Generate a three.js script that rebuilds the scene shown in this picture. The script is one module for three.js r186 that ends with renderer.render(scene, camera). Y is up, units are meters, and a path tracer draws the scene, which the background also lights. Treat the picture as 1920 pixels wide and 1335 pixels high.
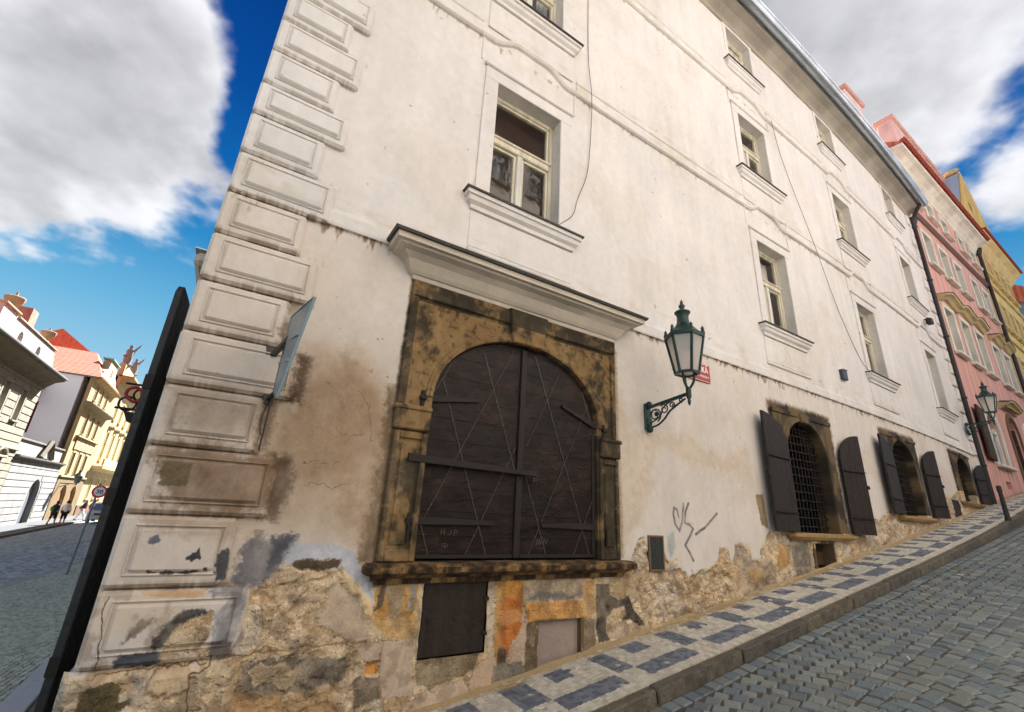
import * as THREE from 'three';
import { mergeGeometries, mergeVertices, toCreasedNormals } from 'three/addons/utils/BufferGeometryUtils.js';
import { MarchingCubes } from 'three/addons/objects/MarchingCubes.js';
import { TextGeometry } from 'three/addons/geometries/TextGeometry.js';
import { FontLoader } from 'three/addons/loaders/FontLoader.js';

// ---------- camera, sky, sun, exposure ----------
const scene = new THREE.Scene();
const camera = new THREE.PerspectiveCamera(77.24, 1024 / 712, 0.05, 900);
camera.position.set(0.432, 1.678, 3.6);
camera.rotation.set(0.33547, -0.549405, 0.055552, 'YXZ');
camera.updateMatrixWorld(true);
const renderer = new THREE.WebGLRenderer({ antialias: true });
renderer.toneMapping = THREE.LinearToneMapping;
const EXPO = 5.1;
renderer.toneMappingExposure = EXPO;
renderer.shadowMap.enabled = true;
const sunDir = new THREE.Vector3(0.42, 0.8, -0.66).normalize();
const sun = new THREE.DirectionalLight(new THREE.Color().setRGB(1, 0.98, 0.96), 5);
sun.position.copy(sunDir).multiplyScalar(90);
sun.castShadow = true;
sun.shadow.radius = 1;
Object.assign(sun.shadow.camera, { left: -70, right: 50, top: 60, bottom: -60, near: 1, far: 220 });
sun.shadow.mapSize.set(4096, 4096);
scene.add(sun, sun.target);

// ---------- noise ----------
function rng(seed) { let a = seed >>> 0; return () => { a |= 0; a = (a + 0x6d2b79f5) | 0; let t = Math.imul(a ^ (a >>> 15), 1 | a); t = (t + Math.imul(t ^ (t >>> 7), 61 | t)) ^ t; return ((t ^ (t >>> 14)) >>> 0) / 4294967296; }; }
const NT = new Float32Array(65536); { const r = rng(77); for (let i = 0; i < 65536; i++) NT[i] = r(); }
const n2 = (x, y) => {
  const xf = Math.floor(x), yf = Math.floor(y); let u = x - xf, v = y - yf; u = u * u * (3 - 2 * u); v = v * v * (3 - 2 * v);
  const x0 = xf & 255, x1 = (xf + 1) & 255, y0 = (yf & 255) << 8, y1 = ((yf + 1) & 255) << 8;
  const a = NT[y0 | x0], b = NT[y0 | x1], c = NT[y1 | x0], d = NT[y1 | x1];
  return a + (b - a) * u + (c - a) * v + (a - b - c + d) * u * v;
};
const fbm = (x, y, o = 4) => { let s = 0, a = 0.5, t = 0; for (let i = 0; i < o; i++) { s += a * n2(x, y); t += a; x = x * 2.03 + 17.3; y = y * 2.03 + 9.1; a *= 0.5; } return s / t; };
const ss = (a, b, x) => { const t = Math.min(1, Math.max(0, (x - a) / (b - a))); return t * t * (3 - 2 * t); };
const mix = (a, b, t) => a + (b - a) * t;
const clamp = (x, a, b) => Math.min(b, Math.max(a, x));
const lin = (c) => { c /= 255; return c <= 0.04045 ? c / 12.92 : ((c + 0.055) / 1.055) ** 2.4; };
function worley(x, y, out) {
  const xf = Math.floor(x), yf = Math.floor(y); let f1 = 9, f2 = 9, id = 0;
  for (let j = -1; j < 2; j++) for (let i = -1; i < 2; i++) {
    const cx = xf + i, cy = yf + j, k = ((cy & 255) << 8) | (cx & 255), px = cx + 0.15 + 0.7 * NT[k], py = cy + 0.15 + 0.7 * NT[(k + 7919) & 65535];
    const d = Math.hypot(px - x, py - y); if (d < f1) { f2 = f1; f1 = d; id = k; } else if (d < f2) f2 = d;
  }
  out[0] = f1; out[1] = f2; out[2] = NT[(id * 31 + 5) & 65535]; return out;
}

// ---------- the sky: deep blue air, cumulus of a bright summer day ----------
{
  const W = 4096, H = 2048, data = new Float32Array(W * H * 4);
  // heaps of cloud (azimuth from -z towards +x, elevation, angular size, weight), negative = gap of blue
  const heaps = [[-24, 36, 9, 0.7], [-20, 41, 8, 0.6], [-15, 41, 5, 0.35], [-19, 30, 7, 0.6], [-24, 26, 8, 0.55], [-12, 25, 4.8, 0.42], [-9.5, 30, 2.2, 0.2], [-21, 21, 4.5, 0.34], [-15, 20.5, 4, 0.22], [-9, 33, 3.5, 0.12],
    [-6, 46, 8, -0.7], [-8.3, 38, 3.6, -0.55], [-8, 33, 2.6, -0.35], [-10, 30, 2.4, -0.25], [-15, 15, 9, -0.8], [-8, 20, 6, -0.35], [0, 38, 8, -0.5],
    [72, 51, 8, 0.55], [82, 47, 7, 0.45], [91, 43, 5, 0.25], [78, 38.5, 4, 0.34], [82.5, 36.5, 3.4, 0.34], [85, 27, 5.5, 0.5], [79, 34, 3.5, 0.2], [88, 36.5, 2.4, -0.4], [83, 32, 2.2, -0.32], [75, 42, 2.4, -0.35], [90, 33, 3, -0.2], [84, 20, 5, -0.5], [66, 42, 4, -0.2]]
    .map(([a, e, r, w]) => { a *= Math.PI / 180; e *= Math.PI / 180; return [Math.sin(a) * Math.cos(e), Math.sin(e), -Math.cos(a) * Math.cos(e), 1 / (r * Math.PI / 180) ** 2, w]; });
  const stops = [[0, 196, 222, 238], [10, 160, 208, 234], [18, 108, 182, 224], [26, 50, 142, 204], [34, 18, 102, 178], [42, 9, 78, 158], [55, 6, 56, 130], [90, 6, 50, 118]];
  const blue = [0, 0, 0];
  for (let row = 0; row < H; row++) {
    const up = ((row + 0.5) / H - 0.5) * Math.PI, y = Math.sin(up), cu = Math.cos(up), el = Math.max(0, up * 180 / Math.PI);
    let k = 1; while (k < stops.length - 1 && stops[k][0] < el) k++;
    const t = clamp((el - stops[k - 1][0]) / (stops[k][0] - stops[k - 1][0]), 0, 1);
    for (let c = 0; c < 3; c++) blue[c] = mix(lin(stops[k - 1][c + 1]), lin(stops[k][c + 1]), t);
    for (let col = 0; col < W; col++) {
      const i = (row * W + col) * 4; data[i + 3] = 1;
      if (up < -0.02) { data[i] = 0.36 / EXPO; data[i + 1] = 0.36 / EXPO; data[i + 2] = 0.35 / EXPO; continue; }
      const a = ((col + 0.5) / W - 0.5) * 2 * Math.PI, x = Math.cos(a) * cu, z = Math.sin(a) * cu;
      let bias = 0; for (const h of heaps) { const d = (x - h[0]) ** 2 + (y - h[1]) ** 2 + (z - h[2]) ** 2, q = d * h[3]; if (q < 5) bias += h[4] * Math.exp(-q); }
      const s = 3.2 / (y + 0.28), px = x * s + 31, pz = z * s + 12, wx = fbm(px * 1.3, pz * 1.3, 3) - 0.5, wz = fbm(px * 1.3 + 40, pz * 1.3, 3) - 0.5;
      const n = fbm(px + wx * 0.8, pz + wz * 0.8, 7), big = fbm(px * 0.33 + 5, pz * 0.33, 2);
      const bil = 1 - Math.abs(fbm(px * 1.9 + 21, pz * 1.9 + 6, 6) - 0.5) * 4; let d = (n - 0.5) * 1.7 + (bil - 0.5) * 0.3 - 0.12 + (big - 0.5) * 0.5 + bias; if (d > 0) d *= ss(0.02, 0.2, y);
      const pf = fbm(px * 2.6 + 3, pz * 2.6 + 8, 6) - 0.5; d += pf * 0.45 + (fbm(px * 9 + 1, pz * 9, 5) - 0.5) * 0.3;
      const cover = ss(-0.2, 0.36, d), thick = ss(0.1, 1.1, d * 0.55 + 0.12 + (fbm(px * 1.5 + 13, pz * 1.5 + 8, 6) - 0.5) * 2.1);
      const lit = clamp(mix(1.02, 0.66, thick) + pf * 0.36 + (fbm(px * 6 + 31, pz * 6, 5) - 0.5) * 0.18, 0.5, 1.05);
      const cr = lit * 0.965, cg = lit * 0.965, cb = lit;
      data[i] = mix(blue[0], cr, cover * 0.97) / EXPO; data[i + 1] = mix(blue[1], cg, cover * 0.97) / EXPO; data[i + 2] = mix(blue[2], cb, cover * 0.97) / EXPO;
    }
  }
  const sky = new THREE.DataTexture(data, W, H, THREE.RGBAFormat, THREE.FloatType);
  sky.mapping = THREE.EquirectangularReflectionMapping; sky.magFilter = THREE.LinearFilter; sky.minFilter = THREE.LinearFilter; sky.needsUpdate = true;
  scene.background = sky; scene.environment = sky;
}

// ---------- helpers ----------
const V = (x, y, z) => new THREE.Vector3(x, y, z);
const names = new Map();
function numbered(n) { const k = names.get(n) ?? 0; names.set(n, k + 1); return k ? n + '_' + String(k).padStart(3, '0') : n; }
function tag(o, label, category, group, kind) { Object.assign(o.userData, { label, category }); if (group) o.userData.group = group; if (kind) o.userData.kind = kind; return o; }
function thing(name, label, category, pos = [0, 0, 0], turn = 0, group) {
  const o = new THREE.Group(); o.name = numbered(name); o.position.set(...pos); o.rotation.y = turn; tag(o, label, category, group); scene.add(o); return o;
}
function struct(o, name) { o.name = name; o.userData.kind = 'structure'; o.castShadow = o.receiveShadow = true; scene.add(o); return o; }
function mesh(name, geo, mat, parent) { const m = new THREE.Mesh(geo, mat); m.name = name; m.castShadow = m.receiveShadow = true; if (parent) parent.add(m); return m; }
function grp(name, parent) { const g = new THREE.Group(); g.name = name; parent.add(g); return g; }
// uv in metres by the face's main direction
function boxUV(g, s = 1) {
  if (g.index) g = g.toNonIndexed();
  if (!g.attributes.normal) g.computeVertexNormals();
  const p = g.attributes.position, n = g.attributes.normal, uv = new Float32Array(p.count * 2);
  for (let i = 0; i < p.count; i += 3) {
    const ax = Math.abs(n.getX(i) + n.getX(i + 1) + n.getX(i + 2)), ay = Math.abs(n.getY(i) + n.getY(i + 1) + n.getY(i + 2)), az = Math.abs(n.getZ(i) + n.getZ(i + 1) + n.getZ(i + 2));
    for (let k = i; k < i + 3; k++) {
      const x = p.getX(k), y = p.getY(k), z = p.getZ(k);
      if (ay > ax && ay > az) { uv[k * 2] = x * s; uv[k * 2 + 1] = z * s; } else if (ax > az) { uv[k * 2] = z * s; uv[k * 2 + 1] = y * s; } else { uv[k * 2] = x * s; uv[k * 2 + 1] = y * s; }
    }
  }
  g.setAttribute('uv', new THREE.BufferAttribute(uv, 2)); return g;
}
function tris(list) { const g = new THREE.BufferGeometry(); g.setAttribute('position', new THREE.Float32BufferAttribute(list, 3)); g.computeVertexNormals(); return g; }
const quad = (o, a, b, c, d) => o.push(...a, ...b, ...c, ...a, ...c, ...d);
// chamfered box, 44 triangles
function bx(x0, x1, y0, y1, z0, z1, c = 0.006) {
  const lo = [x0, y0, z0], hi = [x1, y1, z1], m = [(x0 + x1) / 2, (y0 + y1) / 2, (z0 + z1) / 2], out = [];
  c = Math.min(c, (x1 - x0) * 0.45, (y1 - y0) * 0.45, (z1 - z0) * 0.45);
  const pt = (s, ax) => [0, 1, 2].map((k) => (s[k] > 0 ? hi[k] : lo[k]) - (k === ax ? 0 : s[k] * c));
  const face = (...ps) => { const a = V(...ps[0]), n = V(...ps[1]).sub(a).cross(V(...ps[2]).sub(a)); if (n.dot(V(...ps[0]).sub(V(...m))) < 0) ps.reverse(); for (let i = 1; i < ps.length - 1; i++) out.push(...ps[0], ...ps[i], ...ps[i + 1]); };
  for (let ax = 0; ax < 3; ax++) {
    const b = (ax + 1) % 3, d = (ax + 2) % 3;
    for (const s of [-1, 1]) { const q = (i, j) => { const r = [0, 0, 0]; r[ax] = s; r[b] = i; r[d] = j; return pt(r, ax); }; face(q(-1, -1), q(1, -1), q(1, 1), q(-1, 1)); }
    for (const i of [-1, 1]) for (const j of [-1, 1]) { const e = (s, k) => { const r = [0, 0, 0]; r[ax] = s; r[b] = i; r[d] = j; return pt(r, k); }; face(e(-1, b), e(1, b), e(1, d), e(-1, d)); }
  }
  for (const i of [-1, 1]) for (const j of [-1, 1]) for (const k of [-1, 1]) face(pt([i, j, k], 0), pt([i, j, k], 1), pt([i, j, k], 2));
  return tris(out);
}
// plain prism along x, profile of [z, y] running from the wall's underside round to its top
function prof(pts, x0, x1, seg = 1, caps = true) {
  const out = [];
  for (let s = 0; s < seg; s++) { const a = mix(x0, x1, s / seg), b = mix(x0, x1, (s + 1) / seg); for (let i = 0; i < pts.length - 1; i++) { const [z, y] = pts[i], [w, v] = pts[i + 1]; quad(out, [a, y, z], [b, y, z], [b, v, w], [a, v, w]); } }
  if (caps) for (const [x, f] of [[x0, 1], [x1, -1]]) { const sh = new THREE.Shape(pts.map(([z, y]) => new THREE.Vector2(z, y))); const g = new THREE.ShapeGeometry(sh).toNonIndexed(), p = g.attributes.position; for (let i = 0; i < p.count; i += 3) for (const k of f > 0 ? [0, 1, 2] : [0, 2, 1]) out.push(x, p.getY(i + k), p.getX(i + k)); }
  return tris(out);
}
// moulding with mitred returns: at the wall it spans xL..xR, further out it is wider by its own depth
function profM(pts, xL, xR, seg = 1, zb = 0) {
  const out = [];
  for (let i = 0; i < pts.length - 1; i++) {
    const [z, y] = pts[i], [w, v] = pts[i + 1];
    for (let s = 0; s < seg; s++) { const f = (q, t) => mix(xL - q + zb, xR + q - zb, t), a = s / seg, b = (s + 1) / seg; quad(out, [f(z, a), y, z], [f(z, b), y, z], [f(w, b), v, w], [f(w, a), v, w]); }
    quad(out, [xL - z + zb, y, zb], [xL - z + zb, y, z], [xL - w + zb, v, w], [xL - w + zb, v, zb]);
    quad(out, [xR + z - zb, y, z], [xR + z - zb, y, zb], [xR + w - zb, v, zb], [xR + w - zb, v, w]);
  }
  return tris(out);
}
// small moulding swept along a path in the facade plane; section of [out from wall, up along the normal]
function sweep(path, sec) {
  path = path.filter((p, i) => !i || Math.hypot(p[0] - path[i - 1][0], p[1] - path[i - 1][1]) > 1e-4);
  const out = [], N = path.map((p, i) => { const a = path[Math.max(0, i - 1)], b = path[Math.min(path.length - 1, i + 1)], dx = b[0] - a[0], dy = b[1] - a[1], l = Math.hypot(dx, dy); return [-dy / l, dx / l]; });
  const P = (i, s) => [path[i][0] + N[i][0] * s[1], path[i][1] + N[i][1] * s[1], s[0]];
  for (let i = 0; i < path.length - 1; i++) for (let j = 0; j < sec.length - 1; j++) quad(out, P(i, sec[j]), P(i + 1, sec[j]), P(i + 1, sec[j + 1]), P(i, sec[j + 1]));
  for (const [i, f] of [[0, 1], [path.length - 1, 0]]) for (let j = 1; j < sec.length - 1; j++) { const a = P(i, sec[0]), b = P(i, sec[j]), c = P(i, sec[j + 1]); f ? out.push(...a, ...b, ...c) : out.push(...a, ...c, ...b); }
  return tris(out);
}
function extr(pts, z0, z1, bev = 0, holes = [], cs = 16) {
  const sh = pts instanceof THREE.Shape ? pts : new THREE.Shape(pts.map(([x, y]) => new THREE.Vector2(x, y)));
  for (const h of holes) sh.holes.push(new THREE.Path(h.map(([x, y]) => new THREE.Vector2(x, y))));
  const g = new THREE.ExtrudeGeometry(sh, { depth: z1 - z0 - 2 * bev, bevelEnabled: bev > 0, bevelThickness: bev, bevelSize: bev, bevelOffset: -bev, bevelSegments: 1, curveSegments: cs });
  g.translate(0, 0, z0 + bev); return g;
}
function bar(a, b, w, h = w) { // square bar between two points
  const A = V(...a), B = V(...b), d = B.clone().sub(A), g = new THREE.BoxGeometry(w, h, d.length()); g.applyQuaternion(new THREE.Quaternion().setFromUnitVectors(V(0, 0, 1), d.clone().normalize())); const m = A.add(B).multiplyScalar(0.5); g.translate(m.x, m.y, m.z); return g;
}
function rod(a, b, r, r2 = r, n = 8) { const A = V(...a), B = V(...b), d = B.clone().sub(A), g = new THREE.CylinderGeometry(r2, r, d.length(), n); g.applyQuaternion(new THREE.Quaternion().setFromUnitVectors(V(0, 1, 0), d.clone().normalize())); const m = A.add(B).multiplyScalar(0.5); g.translate(m.x, m.y, m.z); return g; }
function tube(pts, r, n = 40, k = 6) { return new THREE.TubeGeometry(new THREE.CatmullRomCurve3(pts.map((p) => V(...p))), n, r, k); }
function lathe(pts, n = 16, x = 0, y = 0, z = 0) { const g = new THREE.LatheGeometry(pts.map(([a, b]) => new THREE.Vector2(a, b)), n); g.translate(x, y, z); return g; }
function merge(list) { return mergeGeometries(list.map((g) => { g = g.index ? g.toNonIndexed() : g; if (!g.attributes.normal) g.computeVertexNormals(); if (!g.attributes.uv) g = boxUV(g); for (const k of Object.keys(g.attributes)) if (!['position', 'normal', 'uv'].includes(k)) g.deleteAttribute(k); return g; })); }
const at = (g, x, y, z, ry = 0) => { if (ry) g.rotateY(ry); g.translate(x, y, z); return g; };

// ---------- textures and materials ----------
function dataTex(W, H, fn, srgb = true) {
  const d = new Uint8Array(W * H * 4), o = [0, 0, 0];
  for (let j = 0; j < H; j++) for (let i = 0; i < W; i++) { fn(i, j, o); const k = (j * W + i) * 4; d[k] = clamp(o[0], 0, 255); d[k + 1] = clamp(o[1], 0, 255); d[k + 2] = clamp(o[2], 0, 255); d[k + 3] = 255; }
  return toTex(d, W, H, srgb);
}
function toTex(d, W, H, srgb = true, rep = true) {
  const t = new THREE.DataTexture(d, W, H, THREE.RGBAFormat); t.magFilter = THREE.LinearFilter; t.minFilter = THREE.LinearMipmapLinearFilter; t.generateMipmaps = true;
  if (srgb) t.colorSpace = THREE.SRGBColorSpace; t.wrapS = t.wrapT = rep ? THREE.RepeatWrapping : THREE.ClampToEdgeWrapping; t.needsUpdate = true; return t;
}
// noise that tiles: blend of shifted copies
const tile = (f, i, j, W, H) => { const u = i / W, v = j / H, a = f(i, j), b = f(i - W, j), c = f(i, j - H), d = f(i - W, j - H); return mix(mix(a, b, u), mix(c, d, u), v); };
function grainTex(size, lo, hi, fx, fy, oct, extra) { return dataTex(size, size, (i, j, o) => { let g = tile((a, b) => fbm(a * fx / size + 300, b * fy / size + 300, oct), i, j, size, size); g = clamp((g - 0.5) * 1.7 + 0.5, 0, 1); if (extra) g = extra(g, i, j); o[0] = o[1] = o[2] = mix(lo, hi, g); }, true); }
const rep = (t, s) => { const c = t.clone(); c.repeat.set(s, s); c.needsUpdate = true; return c; };
const stuccoTex = grainTex(512, 205, 255, 7, 5, 6), fineTex = grainTex(512, 0, 255, 60, 60, 4), roughTex = grainTex(512, 0, 255, 22, 22, 6), streakTex = grainTex(512, 190, 255, 26, 3, 5), speckTex = dataTex(512, 512, (i, j, o) => { const s = NT[(i * 7919 + j * 104729) & 65535], g = tile((a, b) => fbm(a / 9 + 300, b / 9 + 300, 3), i, j, 512, 512); o[0] = o[1] = o[2] = 175 + g * 50 + s * 30; });
fineTex.colorSpace = roughTex.colorSpace = THREE.NoColorSpace;
const C = (r, g, b) => new THREE.Color().setRGB(r, g, b, THREE.LinearSRGBColorSpace);
const S = (r, g, b) => new THREE.Color().setRGB(r / 255, g / 255, b / 255, THREE.SRGBColorSpace);
const M = (color, o = {}) => new THREE.MeshStandardMaterial({ color, roughness: 0.9, ...o });
const MP = (color, o = {}) => new THREE.MeshPhysicalMaterial({ color, roughness: 0.9, ...o });
const stucco = (c, o = {}) => M(c, { map: rep(stuccoTex, 0.35), bumpMap: rep(roughTex, 0.6), bumpScale: 0.006, ...o });
const mats = {
  iron: MP(C(0.044, 0.033, 0.028), { specularIntensity: 0.4, map: rep(streakTex, 0.8), roughness: 0.6, metalness: 0.08, bumpMap: rep(roughTex, 1.3), bumpScale: 0.006 }),
  ironPlain: MP(C(0.028, 0.022, 0.02), { specularIntensity: 0.5, roughness: 0.6, metalness: 0.15 }),
  green: M(C(0.012, 0.042, 0.036), { roughness: 0.42, metalness: 0.25, bumpMap: rep(fineTex, 3), bumpScale: 0.001 }),
  wood: M(S(236, 226, 202), { map: rep(streakTex, 0.6), roughness: 0.6 }),
  woodWhite: M(S(240, 236, 226), { map: rep(streakTex, 0.6), roughness: 0.55 }),
  glass: new THREE.MeshPhysicalMaterial({ color: 0xffffff, roughness: 0.02, transmission: 1, thickness: 0, ior: 1.52, bumpMap: rep(roughTex, 0.4), bumpScale: 0.0004 }),
  glassFar: M(C(0.05, 0.06, 0.075), { roughness: 0.08 }),
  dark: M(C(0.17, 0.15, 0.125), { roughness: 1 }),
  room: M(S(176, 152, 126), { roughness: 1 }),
  curtain: M(S(205, 200, 190), { roughness: 1 }),
  flash: M(S(78, 74, 70), { roughness: 0.55, metalness: 0.4, map: rep(streakTex, 1) }),
  zinc: M(S(196, 206, 216), { roughness: 0.3, metalness: 0.75, map: rep(stuccoTex, 0.4) }),
  pipe: M(C(0.028, 0.026, 0.028), { roughness: 0.5, metalness: 0.4 }),
  granite: M(S(148, 140, 128), { map: rep(speckTex, 1.4), bumpMap: rep(fineTex, 1.5), bumpScale: 0.004 }),
  tileRed: M(S(196, 92, 62), { roughness: 0.85 }),
};

// ---------- what the old facade is made of: plaster, stains, peeled render, rubble, paint ----------
const gyx = (x) => (x > 60 ? 8.22 : x > -2.6 ? 0.137 * x : x > -9 ? -0.356 + (x + 2.6) * 0.1 : -0.996);
const lerpList = (L, x) => { if (x <= L[0][0]) return L[0][1]; for (let i = 1; i < L.length; i++) if (x < L[i][0]) return mix(L[i - 1][1], L[i][1], (x - L[i - 1][0]) / (L[i][0] - L[i - 1][0])); return L[L.length - 1][1]; };
const peelLine = [[-0.2, 0.745], [0.74, 0.745], [0.755, 1.13], [0.79, 1.12], [0.83, 1.18], [0.89, 1.24], [0.95, 1.26], [1.0, 1.24], [1.2, 1.23], [1.28, 1.24], [1.3, 1.28], [1.33, 1.21], [1.41, 1.07], [1.5, 0.99], [1.55, 0.9], [1.6, 1.12], [4.1, 1.12], [4.13, 1.24], [4.22, 1.27], [4.3, 1.38], [4.35, 1.48], [4.43, 1.5], [4.5, 1.43], [4.72, 1.38], [4.79, 1.27], [4.86, 1.25], [4.94, 1.3], [5.0, 1.2], [5.12, 1.11], [5.34, 1.15], [5.54, 1.19], [5.7, 1.25], [5.74, 1.38], [5.86, 1.42], [5.94, 1.36], [5.95, 1.25], [6.02, 1.25], [6.07, 1.46], [6.23, 1.46], [6.4, 1.4], [6.43, 1.26], [6.6, 1.25], [6.64, 1.41], [6.9, 1.6], [7.5, 1.62], [9.3, 1.6], [9.6, 1.72], [10, 1.9], [10.5, 1.88], [10.9, 2.02], [11.4, 2.1], [13.3, 2.05], [13.9, 2.4], [14.4, 2.6], [15, 2.5], [15.8, 2.75], [17.5, 2.7], [18.9, 2.85], [20, 2.9]];
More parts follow.
